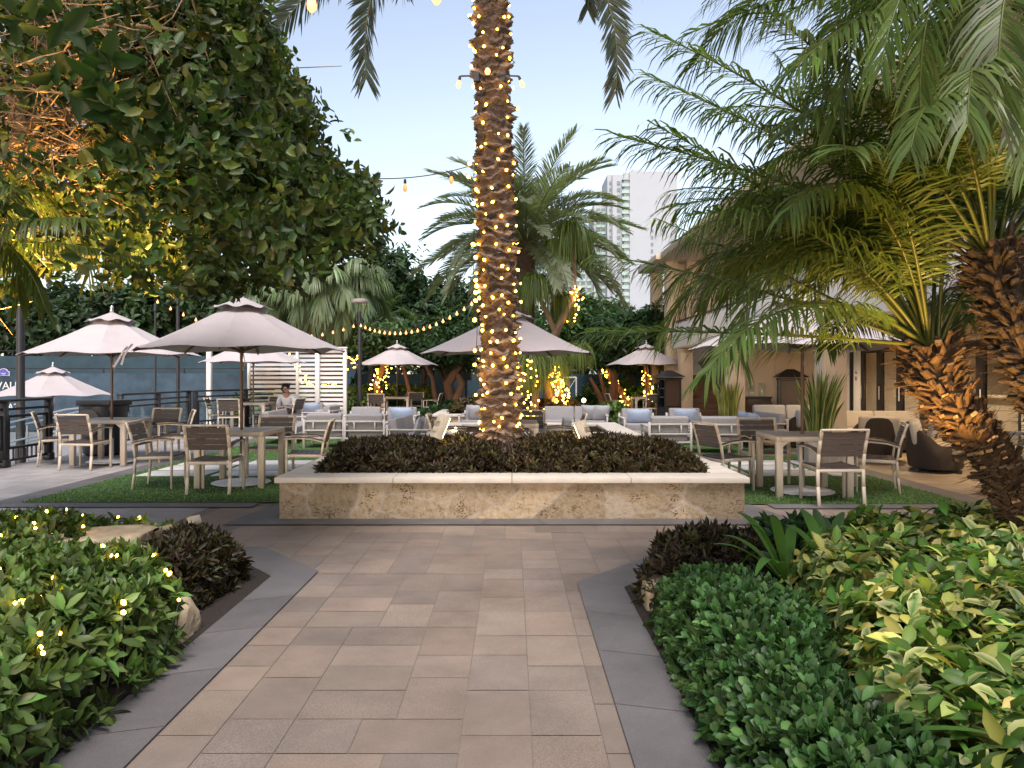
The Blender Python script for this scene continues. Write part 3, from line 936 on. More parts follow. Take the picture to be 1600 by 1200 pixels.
dining(-6.85, 12.6, 'on the paved terrace beside the black railing', [
    (.0, -.78, -6, 'slatted armchair with its back to the viewer, on the terrace beside the railing'),
    (-.86, -.15, -62, 'slatted armchair nearest the railing glass, turned towards the terrace table'),
    (.40, .82, 176, 'slatted armchair on the far side of the railing-side table, facing the viewer'),
    (.92, .30, 118, 'slatted armchair right of the railing-side table, turned left')],
    'over the railing-side terrace table, far left', urot=R(20))
dining(-.05, 11.75, 'directly behind the lit palm trunk', [
    (-.95, -.05, -90, 'slatted armchair left behind the palm trunk, mostly hidden by the maroon plants'),
    (.9, .1, 90, 'slatted armchair right behind the palm trunk, mostly hidden by the maroon plants'),
    (.35, .9, 180, 'slatted armchair behind the lit trunk with only its back showing')],
    'split in two by the lit palm trunk', urot=R(12))
dining(-7.1, 20.2, 'in front of the white slatted screen', [
    (-.95, .0, -80, 'slatted armchair left of the table near the white screen, facing right'),
    (-.25, -.95, 8, 'slatted armchair with its back to the viewer, by the corner of the far railing'),
    (.30, .9, 180, 'slatted armchair behind the table near the white screen'),
    (1.05, -.15, 78, 'slatted armchair facing left, just in front of the seated reader')],
    'low and pale in front of the white slatted screen', urot=R(15))
dining(-3.95, 25.3, 'under the small umbrella beside the lamp post', [
    (-1.05, .1, -75, 'small far armchair below the lamp post, facing right'),
    (-.5, -.95, 0, 'small far armchair with its back to the viewer, in front of the umbrella pole'),
    (.5, .9, 180, 'small far armchair behind the pole of the small umbrella'),
    (1.25, -.4, 85, 'small far armchair seen from the side, facing left, beside the twisted trunks')],
    'small and whole, right of the lamp post under the string lights', urot=R(5))
dining(0.15, 25.6, 'far behind the palm trunk beside the hedge', [
    (-.95, .0, -90, 'far armchair peeping out left of the palm trunk'),
    (1.25, -1.6, -80, 'far armchair right of the trunk at the clipped maroon plants')],
    'mostly hidden behind the trunk, with one corner showing on its left', urot=R(0))
dining(4.6, 25.2, 'far right in front of the light-wrapped trees', [
    (-1.1, -.5, -82, 'far armchair seen from its side left of the light-wrapped trees, facing right'),
    (.05, -.9, 0, 'far armchair with its back to the viewer in front of the light-wrapped trees'),
    (1.25, .0, 80, 'far armchair beside the black lantern cabinet, facing left')],
    'small and whole, right of the trunk before the tan clubhouse column', urot=R(8))
for k, (x, a_) in enumerate(((-1.36, .0), (-1.27, .12))):
    ti = MB(); z = 1.87 + .03 * k; path = [(x, -.30 - .1 * k, z), (x - .03, -.34 - .1 * k, z - .05), (x - .09, -.33 - .1 * k, z - .15), (x - .16 + a_ * .3, -.33 - .1 * k, z - .27)]
    for p, q in zip(path[:-1], path[1:]): ti.bar(p, q, .004, .026)
    o = ti.build('tie_strap', M['canopy'], umb0)
place(umb0, (-11.85, 19.0, -.86), R(17), 'grey-pink market umbrella standing on the lower terrace beyond the railing', UG)

# ================================================================== LOUNGE FURNITURE
def make_lounge(nm, w, pillow_cat=None):
    t = thing(nm, '', 'armchair' if w < 1.2 else 'sofa')
    d = .80; fr, fb = M['lframe'], M['lfabric']
    hx = w / 2 - .02
    for sx in (-1, 1):
        l = MB(); l.box((sx * hx, d / 2 - .03, .25), (.04, .05, .50)); l.build('leg', fr, t, bevel=.004, seg=1)
        l = MB(); l.bar((sx * hx, -d / 2 + .03, 0), (sx * hx, -d / 2 + .03, .60), .04, .045, (1, 0, 0)); l.build('leg', fr, t, bevel=.004, seg=1)
        a = MB(); a.box((sx * hx, 0.02, .515), (.07, d - .04, .028)); a.build('armrest', fr, t, bevel=.005, seg=1)
        a = MB(); a.box((sx * hx, 0, .395), (.025, d - .12, .03)); a.build('side_rail', fr, t)
    b = MB()
    y = -d / 2 + .03
    for z, h in ((.21, .035), (.37, .03), (.555, .035)): b.box((0, y, z), (w - .082, .03, h))
    for sx in (-.25, .25): b.box((sx * w, y, .4625), (.03, .0295, .154))
    b.build('back_frame', fr, t, bevel=.003, seg=1)
    s = MB(); s.box((0, d / 2 - .03, .21), (w - .082, .03, .05)); s.box((0, -.0, .20), (w - .09, d - .1, .024)); s.build('seat_frame', fr, t)
    n = max(1, round(w / .8))
    for i in range(n):
        cw = (w - .11) / n
        x = -(w - .11) / 2 + cw * (i + .5)
        c = MB(); c.box((x, .04, .30), (cw - .01, d - .16, .17)); c.build('seat_cushion', fb, t, bevel=.035, seg=3)
        c = MB(); c.box((x, -.27, .52), (cw - .01, .15, .38), (R(9), 0, 0)); c.build('back_cushion', fb, t, bevel=.04, seg=3)
    return t


def make_pillow(nm, m, w=.46, h=.36):
    mb = MB(); n = 8
    vs = []; fs = []
    for sd in (1, -1):
        for i in range(n + 1):
            for j in range(n + 1):
                u, v = i / n * 2 - 1, j / n * 2 - 1
                b = (max(0, (1 - u ** 2)) * max(0, (1 - v ** 2))) ** .42
                k = 1 - .07 * (1 - abs(v)) * (abs(u) ** 3); k2 = 1 - .07 * (1 - abs(u)) * (abs(v) ** 3)
                vs.append((u * w / 2 * k, sd * .075 * b, v * h / 2 * k2))
    N = (n + 1) ** 2
    for i in range(n):
        for j in range(n):
            a = i * (n + 1) + j
            fs.append((a, a + 1, a + n + 2, a + n + 1)); fs.append((N + a, N + a + n + 1, N + a + n + 2, N + a + 1))
    mb.add(vs, fs)
    o = mb.build(nm, m, None, smooth=60)
    return tag(o, '', 'pillow')


lc0 = make_lounge('lounge_chair', .84); ls0 = make_lounge('lounge_sofa', 1.62)
pb0 = make_pillow('throw_pillow', M['bluefab'], .56, .34); pg0 = make_pillow('throw_pillow', M['greyfab'], .46, .40)
LG = 'white framed lounge chairs and sofas'
place(lc0, (-3.86, 15.4, 0), R(2), 'white framed lounge chair, back to the viewer, left of the near left pair', LG)
place(lc0, (-2.98, 15.3, 0), R(-2), 'white framed lounge chair, back to the viewer, right of the near left pair', LG)
place(lc0, (3.02, 14.45, 0), R(1), 'white framed lounge chair, back to the viewer, left of the near right pair', LG)
place(lc0, (3.97, 14.35, 0), R(-2), 'white framed lounge chair, back to the viewer, right of the near right pair', LG)
place(lc0, (-3.62, 18.0, 0), R(180), 'white framed lounge chair facing the viewer without a pillow, behind the left pair', LG)
place(lc0, (-2.72, 17.9, 0), R(178), 'white framed lounge chair facing the viewer with a blue pillow, behind the left pair', LG)
place(lc0, (2.95, 17.1, 0), R(181), 'white framed lounge chair facing the viewer with a blue pillow, nearest the basin', LG)
place(lc0, (4.1, 17.3, 0), R(178), 'white framed lounge chair facing the viewer with a blue pillow, near the potted snake plant', LG)
place(ls0, (-1.82, 14.0, 0), R(-94), 'white framed sofa seen end-on between the left chairs and the palm trunk', LG)
place(ls0, (5.15, 15.6, 0), R(92), 'white framed sofa seen end-on in front of the middle tan column', LG)
place(lc0, (.72, 13.55, 0), R(88), 'white framed lounge chair seen from its side just right of the lit trunk', LG)
place(ls0, (1.55, 18.3, 0), R(176), 'pale sofa beyond the stone basin with grey pillows at its right end', LG)
place(lc0, (-.85, 18.4, 0), R(172), 'white framed lounge chair beyond the basin, just left of the trunk', LG)
place(ls0, (-5.05, 16.6, 0), R(-88), 'white framed sofa seen end-on left of the near left pair', LG)
place(ls0, (-6.15, 20.75, 0), R(180), 'white framed sofa against the white slatted screen, with a reader sitting on it', LG)
place(lc0, (-5.05, 19.6, 0), R(80), 'white framed lounge chair at the right end of the white screen, facing left', LG)
PG = 'loose throw pillows'
def pil(p, x, y, z, rz, lean, lab):
    o = place(p, (x, y, z), rz, lab, PG); o.rotation_euler = (lean, 0, rz); return o
pil(pb0, -2.68, 17.92, .545, R(178), R(-14), 'long blue pillow on the left chair that faces the viewer')
pil(pb0, 2.95, 17.1, .545, R(181), R(-14), 'long blue pillow on the facing chair beside the stone basin')
pil(pb0, 4.08, 17.3, .545, R(178), R(-14), 'long blue pillow on the facing chair near the snake plant')
pil(pg0, -1.70, 13.45, .56, R(-94), R(-18), 'near grey pillow on the end-on sofa left of the trunk')
pil(pg0, -1.66, 14.35, .56, R(-94), R(-18), 'far grey pillow on the end-on sofa left of the trunk')
pil(pg0, .55, 13.5, .57, R(88), R(-16), 'grey pillow on the side-on chair right of the trunk')
pil(pg0, 1.95, 18.2, .57, R(160), R(-16), 'grey pillow near the middle of the sofa beyond the basin')
pil(pg0, 2.2, 18.1, .57, R(200), R(-16), 'grey pillow at the right end of the sofa beyond the basin')
pil(pb0, 5.0, 15.15, .56, R(92), R(-18), 'pale blue pillow on the sofa before the middle column, near end')
pil(pb0, 5.02, 15.9, .56, R(92), R(-18), 'pale blue pillow on the sofa before the middle column, far end')
pil(pb0, -5.7, 20.75, .56, R(185), R(-16), 'blue pillow beside the reader on the sofa')
pil(pg0, -.9, 18.35, .57, R(170), R(-16), 'grey pillow on the chair left of the trunk beyond the basin')


def make_ctable():
    t = thing('coffee_table', '', 'table')
    a = MB()
    for i in range(7): a.box((-.39 + .13 * i, 0, .385), (.118, .62, .03))
    a.build('tabletop', M['lframe'], t, bevel=.004, seg=1)
    for x in (-1, 1):
        for y in (-1, 1):
            l = MB(); l.box((x * .40, y * .25, .185), (.05, .05, .368)); l.build('leg', M['lframe'], t, bevel=.003, seg=1)
    return t


ct0 = make_ctable()
place(ct0, (-3.4, 16.7, 0), 0, 'pale slatted coffee table between the left lounge chairs', 'slatted coffee tables')
place(ct0, (3.55, 15.8, 0), 0, 'pale slatted coffee table between the right lounge chairs', 'slatted coffee tables')
place(ct0, (.32, 12.9, 0), 0, 'pale slatted coffee table just right of the lit trunk', 'slatted coffee tables')
# ================================================================== THE LIT DATE PALM
def solve_frond(base, tip, Lpref=None, elev=None):
    """initial angle, bend and length of an arching rachis that ends at tip"""
    base = Vector(base); tip = Vector(tip); d = tip - base
    h = math.hypot(d.x, d.y); az = math.atan2(d.y, d.x)
    s = np.linspace(0, 1, 24); best = None
    for e in (np.arange(-.7, 1.55, .07) if elev is None else [elev]):
        for b in np.arange(.1, 3.0, .08):
            a = e - b * s ** 1.25
            hx = np.mean(np.cos(a)); hz = np.mean(np.sin(a))
            if hx < .02: continue
            ds = math.hypot(hx, hz); L = math.hypot(h, d.z) / ds
            if e - b < -1.72: continue
            err = abs(math.atan2(hz, hx) - math.atan2(d.z, h)) * 4 + (0 if Lpref is None else abs(L - Lpref) / Lpref)
            if best is None or err < best[0]: best = (err, e, b, L)
    return az, best[1], best[2], best[3]


def scaled_trunk(path, rad, rowh, nar, amp, seed, cols, na=56, dz=.012):
    """palm trunk of overlapping cut leaf bases"""
    r0 = np.random.default_rng(seed)
    path = np.array(path, float); zs = np.arange(path[0, 2], path[-1, 2], dz)
    cx = np.interp(zs, path[:, 2], path[:, 0]); cy = np.interp(zs, path[:, 2], path[:, 1]); rr = np.interp(zs, path[:, 2], rad)
    th = np.linspace(0, 2 * np.pi, na, endpoint=False)
    Z, T = np.meshgrid(zs, th, indexing='ij')
    # staggered rows, wobbling edges
    wb = .5 * np.sin(T * 2 + Z * 3.1) + .4 * np.sin(T * 3 - Z * 4.7 + 1) + .3 * np.sin(T * 5 + Z * 8.3 + 2 * np.sin(Z * 1.9)) + .16 * np.sin(T * 11 + Z * 23)
    row = Z / rowh + wb * .55
    ri = np.floor(row); fr = row - ri
    u = T / (2 * np.pi) * nar + .5 * (ri % 2) + .37 * ri + .12 * np.sin(Z * 17)
    ui = np.floor(u) % nar; fu = u - np.floor(u)
    tab = r0.random((4000, nar)) ** 1.4 * 1.15; a = tab[(ri.astype(int)) % 4000, ui.astype(int)]
    bump = (np.clip(fr, 0, 1) ** 1.4) * (1 - np.clip((fr - .93) / .07, 0, 1)) * (1 - np.abs(2 * fu - 1) ** 3 * .75)
    rad2 = rr[:, None] * (1 + .03 * np.sin(Z * 2.2)) - .02 + amp * (.45 + .9 * a) * bump + .007 * r0.normal(0, 1, Z.shape) + .010 * np.sin(T * 23 + 3 * np.sin(Z * 7)) * bump
    V = np.stack([cx[:, None] + rad2 * np.cos(T), cy[:, None] + rad2 * np.sin(T), Z - bump * amp * .35], -1)
    nz = len(zs)
    i = np.arange(nz - 1)[:, None] * na; k = np.arange(na)[None]; k2 = (k + 1) % na
    Q = np.stack([i + k, i + k2, i + na + k2, i + na + k], -1).reshape(-1, 4)
    c0, c1 = np.array(cols[0]), np.array(cols[1])
    t = np.clip(.15 + .75 * a * .6 + .45 * (fr > .72) * a, 0, 1)[..., None]
    C = (c0 * (1 - t) + c1 * t) * (1 + .12 * r0.normal(0, 1, (nz, na, 1)))
    return V.reshape(-1, 3), Q, np.clip(C.reshape(-1, 3), .004, .8), (zs, cx, cy, rad2)


date = thing('date_palm', 'tall date palm with a scaly trunk wrapped in fairy lights, rising from the stone planter', 'palm tree', (-.14, 9.35, .4))
tp = [(-.13, 9.35, .38), (-.14, 9.35, .9), (-.165, 9.35, 2.2), (-.22, 9.35, 4.2), (-.275, 9.35, 6.4), (-.30, 9.35, 8.0)]
tr_ = [.35, .24, .215, .222, .185, .20]
V, Q, C, TI = scaled_trunk(tp, tr_, .115, 6, .10, 5, [(.072, .049, .036), (.26, .18, .125)], na=84)
to = npmesh('trunk', V - np.array([-.14, 9.35, .4]), Q, None, C, M['bark'], date, True)
zs, cxs, cys, rads = TI
root = Leaves()
for k in range(150):
    a = rng.uniform(0, 6.28); r_ = rng.uniform(.26, .33)
    p0 = Vector((-.0 + r_ * math.cos(a), r_ * math.sin(a), rng.uniform(.1, .4))); r1 = r_ + rng.uniform(.08, .2)
    root.tube([p0, Vector((r1 * math.cos(a), r1 * math.sin(a), p0.z - .12)), Vector((r1 * 1.1 * math.cos(a + .1), r1 * 1.1 * math.sin(a + .1), -.02))], [.012, .011, .008], 4, (.05, .03, .02))
root.build('root_mass', M['bark'], date)
cr = Vector((-.16, 0, 7.5))
tips = [(588, 126, 8.6), (952, 142, 8.9), (436, 84, 8.2), (905, 12, 9.8), (640, -20, 10.2), (480, -60, 9.5), (1010, -40, 8.6)]
for px, py, d in tips:
    az, e, b, L = solve_frond(cr + Vector((-.14, 9.35, .4)), P(px, py, d), 3.7)
    f = Leaves(); f.frond((cr.x + .1 * math.cos(az), .1 * math.sin(az), cr.z), az, e, L, b, .40, 130, .026, .35, .12, (.06, .078, .05), rr=.02, a0=60, a1=30, rc=(.14, .14, .06), tip=(.9, .7), tw=1.15)
    f.build('frond', M['palmleaf'], date)
for k in range(20):
    a = k * 2.4; e = .35 + .055 * k
    f = Leaves(); f.frond((cr.x + .1 * math.cos(a), .1 * math.sin(a), cr.z + .02 * k), a, e, 3.4, 1.2, .40, 60, .03, .5, .2, (.055, .075, .04), rr=.02, a0=62, a1=28, rc=(.14, .14, .06))
    f.build('frond', M['palmleaf'], date)

# ------------------------------------------------------------------ strings of lights
bm_small = MB(); bm_small.lathe([(.004, -.018), (.013, -.008), (.0155, .003), (.010, .014), (.003, .02)], 7)
_b = bm_small.build('bulb', M['bulb'], None, smooth=60); BULB = _b.data; bpy.data.objects.remove(_b)
bm_far = MB(); bm_far.lathe([(.005, -.024), (.020, -.01), (.023, .003), (.014, .018), (.005, .026)], 6)
_b = bm_far.build('bulb', M['bulb'], None, smooth=60); BULBF = _b.data; bpy.data.objects.remove(_b)


def bulbs(root, mesh, pts):
    for p in pts:
        o = bpy.data.objects.new('bulb', mesh); o.location = p
        o.rotation_euler = (random.uniform(-1, 1), random.uniform(-1, 1), 0)
        k_ = random.uniform(.75, 1.25); o.scale = (k_, k_, k_)
        link(o, root)


def wrap(label, z0, z1, turns, nb, zoff):
    t = thing('fairy_lights', label, 'string lights')
    path = []; n = int(turns * 22)
    def at(z, a, off):
        i = int(np.clip(np.searchsorted(zs, z), 0, len(zs) - 1)); k = int((a % (2 * math.pi)) / (2 * math.pi) * rads.shape[1]) % rads.shape[1]
        r = rads[max(0, i - 2):i + 3, k].max() + off
        return Vector((cxs[i] + r * math.cos(a), cys[i] + r * math.sin(a), z))
    for i in range(n + 1):
        u = i / n; path.append(at(z0 + (z1 - z0) * u + .03 * math.sin(i * 1.7), u * turns * 2 * math.pi + zoff, .002))
    w = MB(); w.tube(path, .006, 5); w.build('wire', M['blackmetal'], t)
    pts = []
    for k in range(nb):
        u = (k + random.uniform(.1, .9)) / nb
        a = u * turns * 2 * math.pi + zoff
        pts.append(at(z0 + (z1 - z0) * u + random.uniform(-.05, .05), a, .008))
    bulbs(t, BULB, pts)


wrap('fairy lights wound round the lowest stretch of the big palm trunk', .72, 2.4, 11, 92, .3)
wrap('fairy lights wound round the palm trunk between the umbrella and the clipped-on cord', 2.4, 4.4, 12, 88, 1.3)
wrap('fairy lights wound round the top stretch of the palm trunk, against the sky', 4.4, 7.4, 16, 99, 2.1)
# loose string hanging down the left side of the trunk
t = thing('fairy_lights', 'loose bunch of brighter bulbs hanging down the left edge of the palm trunk', 'string lights')
pp = [P(x, y, 9.22) for x, y in ((742, 262), (738, 300), (741, 350), (739, 400), (741, 440), (743, 470), (746, 500), (744, 560), (741, 600))]
w = MB(); w.tube(pp, .004, 4); w.build('wire', M['blackmetal'], t)
bulbs(t, BULBF, [P(x + random.uniform(-4, 3), y, 9.2) for x, y in ((736, 256), (735, 276), (742, 296), (739, 318), (740, 353), (741, 382), (741, 402), (742, 438), (744, 447), (743, 457), (746, 470), (744, 500), (742, 548), (741, 570))])


def bigbulb(root, p, m, tilt=(0, 0, 0), sc=1.0):
    b = MB(); b.lathe([(.012, -.028), (.017, -.03), (.024, -.055), (.031, -.085), (.028, -.11), (.014, -.13), (.003, -.136)], 12)
    o = b.build('bulb', m, root, smooth=60); o.location = p; o.rotation_euler = tilt; o.scale = (sc, sc, sc)
    s = MB(); s.lathe([(.004, .03), (.016, .025), (.019, -.005), (.018, -.04), (.013, -.045)], 10)
    q = s.build('socket', M['blackmetal'], o, smooth=40)
    return o


def strung(label, a, b, sag, n, m, mesh=None, sc=1.0, skip=0.0, wire=.006, drop=0.04):
    t = thing('string_lights', label, 'string lights')
    pts = []
    K = 40
    for i in range(K + 1):
        u = i / K; p = Vector(a).lerp(Vector(b), u); p.z -= sag * 4 * u * (1 - u); pts.append(p)
    w = MB(); w.tube(pts, wire, 5); w.build('wire', M['blackmetal'], t)
    for k in range(n):
        u = (k + .5) / n; p = Vector(a).lerp(Vector(b), u); p.z -= sag * 4 * u * (1 - u) + drop
        if mesh is not None:
            o = bpy.data.objects.new('bulb', mesh); o.location = p; link(o, t)
        else:
            bigbulb(t, p, m, (0, 0, 0), sc)
    return t


bm_g = MB(); bm_g.lathe([(.008, .03), (.012, .0), (.032, -.03), (.036, -.05), (.02, -.075), (.004, -.08)], 8)
_b = bm_g.build('bulb', M['bigbulb'], None, smooth=60); GLOBE = _b.data; bpy.data.objects.remove(_b)
LP_ = Vector((-5.0, 24.0, 3.22))
strung('string of glowing globe bulbs sagging from the lamp post to the lit palm trunk', LP_, P(768, 446, 17.5), .62, 22, None, GLOBE)
strung('string of glowing globe bulbs from the lamp post down behind the nearest left umbrella', LP_, P(236, 462, 21), .75, 18, None, GLOBE)
strung('black cord with two dim orange bulbs between the leafy tree and the palm trunk', P(505, 272, 7.6), P(738, 258, 9.25), .10, 3, M['dimbulb'], None, .9)
t = thing('string_lights', 'near cord with two big lit filament bulbs at the top edge of the view', 'string lights')
w = MB(); w.tube([P(380, -60, 4.9), P(487, -22, 4.6), P(600, -32, 4.6), P(682, -34, 4.6), P(790, -95, 4.7), P(1350, -230, 5.0)], .006, 6); w.build('wire', M['blackmetal'], t)
bigbulb(t, P(487, -14, 4.6), M['bigbulb']); bigbulb(t, P(682, -26, 4.6), M['bigbulb'])
for px, py, sgn, lab in ((722, 122, -1, 'lit bulb on a short black arm, clamped to the left side of the palm trunk'), (808, 122, 1, 'bulb tilted outward on a black arm, clamped to the right side of the palm trunk')):
    t = thing('bulb_bracket', lab, 'lamp', P(px, py, 9.2))
    b = MB(); b.box((-sgn * .22 + (sgn * .04), .0, .01), (.07, .08, .12)); b.bar((-sgn * .17, 0, .03), (sgn * .02, 0, .025), .018, .018)
    b.build('arm', M['blackmetal'], t, bevel=.004)
    o = bigbulb(t, (sgn * .03, 0, .0), M['bigbulb'], (0, -sgn * R(24) if sgn > 0 else R(10), 0), .95)
t = thing('trunk_lamp', 'round lit bulb on the front of the palm trunk between the two bracket bulbs', 'lamp', P(762, 112, 9.05))
b = MB(); b.lathe([(.0, -.035), (.025, -.03), (.038, 0), (.028, .03), (.01, .045), (0, .05)], 12, caps=False); b.build('bulb', M['bigbulb'], t, smooth=60)
b = MB(); b.box((0, .05, .05), (.04, .09, .04)); b.build('socket', M['blackmetal'], t)

# ------------------------------------------------------------------ ground fixtures with lit lamps
def spot(loc, target, energy, size=70, col=(1, .56, .17), rad=.06, blend=.6):
    l = bpy.data.lights.new('spot_light', 'SPOT'); l.energy = energy; l.color = col; l.spot_size = R(size); l.spot_blend = blend; l.shadow_soft_size = rad
    o = bpy.data.objects.new('spot_light', l); o.location = loc
    o.rotation_euler = (Vector(target) - Vector(loc)).to_track_quat('-Z', 'Y').to_euler(); link(o); return o


def flood(loc, rz, tilt, lab, sc=1.0):
    t = thing('floodlight', lab, 'lamp', loc, rz, 'beige landscape floodlights')
    h = MB(); h.box((0, 0, .13), (.15, .08, .26)); h.box((0, -.046, .2), (.10, .012, .05)); h.box((0, -.046, .09), (.10, .012, .05))
    for k in range(3): h.box((0, -.046, .135 + .012 * k), (.12, .010, .005))
    ho = h.build('housing', M['floodbox'], t, bevel=.006); ho.rotation_euler = (tilt, 0, 0)
    l = MB(); l.box((0, .045, .135), (.12, .008, .22)); lo = l.build('lens', M['lens'], ho)
    b = MB(); b.tube([(0, 0, -.25), (0, 0, .02)], .014, 8); b.build('stake', M['blackmetal'], t)
    t.scale = (sc, sc, sc)
    return t


flood((-.92, 8.85, .74), R(-62), R(-24), 'tilted beige floodlight left of the palm trunk, among the maroon plants', 1.15)
flood((.93, 8.9, .66), R(62), R(-24), 'tilted beige floodlight right of the palm trunk, among the maroon plants', 1.15)
flood((-2.66, 5.72, .17), R(75), R(-12), 'beige floodlight standing upright behind the rock in the left bed', .62)
flood((-2.50, 5.86, .22), R(64), R(-20), 'paler tilted floodlight right of the upright one in the left bed', .62)


def uplight(loc, lab, tilt=(0, 0, 0), sc=1.0):
    t = thing('path_uplight', lab, 'lamp', loc, 0, 'black bed uplights')
    b = MB(); b.lathe([(.012, -.45), (.012, 0), (.045, 0), (.05, .02), (.05, .15), (.055, .155), (.055, .165), (.042, .165), (.040, .14), (0, .14)], 16, caps=False)
    bo = b.build('housing', M['blackmetal'], t, smooth=35)
    l = MB(); l.lathe([(0, .147), (.04, .147)], 16, caps=False); l.build('lens', M['lens'], bo)
    t.rotation_euler = tilt; t.scale = (sc, sc, sc)
    return t


uplight((2.17, 3.55, .27), 'black cylinder uplight standing in the variegated shrub', (R(6), R(4), 0))
uplight((2.42, 3.95, .36), 'tilted uplight with a glowing rim deeper in the variegated shrub', (R(-20), R(38), 0), .9)
uplight((-2.70, 5.45, .20), 'small black uplight beside the rock in the left bed', (R(10), R(-25), 0), .8)
uplight((-3.95, 6.0, .30), 'glowing tilted uplight at the far left edge of the bed', (R(-20), R(40), 0), .9)

# ================================================================== HEDGES
HP = []


def hedge(name, lab, poly, H, dens, k, L, W, col, cat='shrub', mat_='glossleaf', soft=.35, rough=.10, rsc=2.0, tilt=(.5, 1.25), group=None, z0=0.0,
          cvar=.25, layers=3, top=None, fold=.25, droop=.2, loc=None, hi=0, **kw):
    xs = [p[0] for p in poly]; ys = [p[1] for p in poly]
    A = (max(xs) - min(xs)) * (max(ys) - min(ys)); n = int(A * dens)
    x = rng.uniform(min(xs), max(xs), n); y = rng.uniform(min(ys), max(ys), n)
    m = inpoly(x, y, poly); x, y = x[m], y[m]
    e = edgedist(x, y, poly)
    def hz(x, y, e):
        f = np.sqrt(np.clip(1 - (1 - np.clip(e / soft, 0, 1)) ** 2, 0, 1))
        hh = H if top is None else top(x, y)
        return z0 + hh * (.12 + .88 * f) + rough * wob(np.stack([x, y, x * 0], 1), rsc) * (.3 + .7 * f) + .4 * rough * wob(np.stack([x, y, x * 0 + 5], 1), rsc * 3.1) * f
    z = hz(x, y, e)
    h = .05
    zx = (hz(x + h, y, edgedist(x + h, y, poly)) - z) / h; zy = (hz(x, y + h, edgedist(x, y + h, poly)) - z) / h
    nr = np.stack([-np.clip(zx, -2.5, 2.5), -np.clip(zy, -2.5, 2.5), np.full(len(x), .8)], 1) + rng.normal(0, .3, (len(x), 3))
    nr = unit(nr); nr[:, 2] = np.maximum(nr[:, 2], .05)
    dep = (rng.random(len(x)) ** 1.8) * layers * L * 1.1
    cen = np.stack([x, y, np.maximum(z - dep, z0 + .02)], 1) - nr * 0
    # also fill the flanks down to the soil
    o = thing(name, lab, cat, (float(np.mean(xs)), float(np.mean(ys)), z0), 0, group)
    off = np.array([o.location.x, o.location.y, z0])
    lv = Leaves(); lv.hi = hi
    lv.rosettes(cen - off, nr, k, L, W, tilt, col, cvar, fold, droop, L * .12, **kw)
    # leafy side shoots along the outline
    for q in range(min(160, int(len(x) / 12))):
        i = rng.integers(len(x)); p = cen[i] - off
        lv.tube([Vector((p[0] + rng.normal(0, .04), p[1] + rng.normal(0, .04), 0.0)), Vector((p[0], p[1], max(p[2], .03)))], [.004, .003], 4, (.06, .042, .028))
    lv.build('foliage', M[mat_], o)
    HP.append((x, y, z, nr))
    return o


M['barkdark'] = mat('twig_bark', (.06, .042, .028), .9, .3, 20)
MAR = (.036, .024, .016)
hedge('maroon_hedge', 'low mass of dark maroon-green bushes left of the palm trunk in the stone planter', [(-2.12, 7.98), (-.05, 7.98), (-.1, 9.0), (-.5, 9.9), (-2.0, 9.9), (-2.15, 9.2)], .30, 620, 9, .075, .022, MAR,
      z0=.38, soft=.42, rough=.06, rsc=2.6, tilt=(.25, 1.25), col2=(.055, .05, .018), p2=.4, cvar=.3)
hedge('maroon_hedge', 'low mass of dark maroon-green bushes right of the palm trunk in the stone planter', [(-.05, 7.98), (2.12, 7.98), (2.15, 9.2), (2.0, 9.9), (.35, 9.9), (-.02, 9.0)], .29, 620, 9, .075, .022, (.045, .030, .016),
      z0=.38, soft=.42, rough=.06, rsc=2.6, tilt=(.25, 1.25), col2=(.06, .052, .018), p2=.4, cvar=.3)
for i, (x, y) in enumerate(((706, 730), (652, 722), (690, 716), (742, 708))):
    p = P(x, y, 8.0 + .1 * i)
    f = Leaves(); f.rosettes(np.array([[0, 0, 0.]]), np.array([[0, -.6, .8]]), 9, .022, .012, (.3, 1.2), (.5, .05, .04))
    o = f.build('flower', M['leaf']); o.location = p
    tag(o, ['largest red blossom low on the left maroon bushes', 'small red blossom at the left of the maroon bushes', 'small red blossom high on the left maroon bushes', 'small red blossom nearest the palm trunk'][i], 'flower', 'red blossoms in the planter')
GR = (.042, .092, .028)
hedge('green_hedge', 'clipped glossy bright green groundcover along the right path border', [(.80, 1.9), (.82, 3.2), (.86, 4.45), (1.5, 4.6), (1.6, 3.6), (1.35, 2.9), (1.45, 1.9)], .36, 1500, 7, .062, .030, GR, hi=2,
      soft=.22, rough=.035, rsc=3, tilt=(.15, 1.0), cvar=.28, col2=(.055, .115, .03), p2=.25, droop=.1)
hedge('maroon_hedge', 'small maroon bush in the corner of the right bed', [(.84, 4.6), (.88, 5.2), (1.3, 5.7), (2.0, 5.6), (2.0, 4.7)], .32, 700, 9, .075, .022, MAR, soft=.3, rough=.05, tilt=(.25, 1.25), col2=(.05, .05, .018), p2=.35)
hedge('variegated_shrub', 'tall shrub with cream and yellow variegated leaves right of the path', [(1.22, 1.7), (1.2, 2.8), (1.5, 3.6), (1.62, 4.5), (2.3, 5.2), (4.2, 5.2), (4.2, 1.7)], .50, 320, 7, .100, .047, (.072, .14, .026), hi=1,
      mat_='leaf', soft=.35, rough=.11, rsc=2.0, tilt=(.7, 1.65), cvar=.28, col2=(.36, .345, .09), p2=.28, edge=(.42, .40, .18), pe=.28, droop=.35, layers=3.2)
hedge('green_hedge', 'dark green bushes behind the variegated shrub at the plaza edge', [(1.7, 5.0), (1.75, 5.75), (7, 5.75), (7, 4.9)], .40, 420, 8, .085, .036, (.03, .075, .022), soft=.3, rough=.06, tilt=(.2, 1.2))
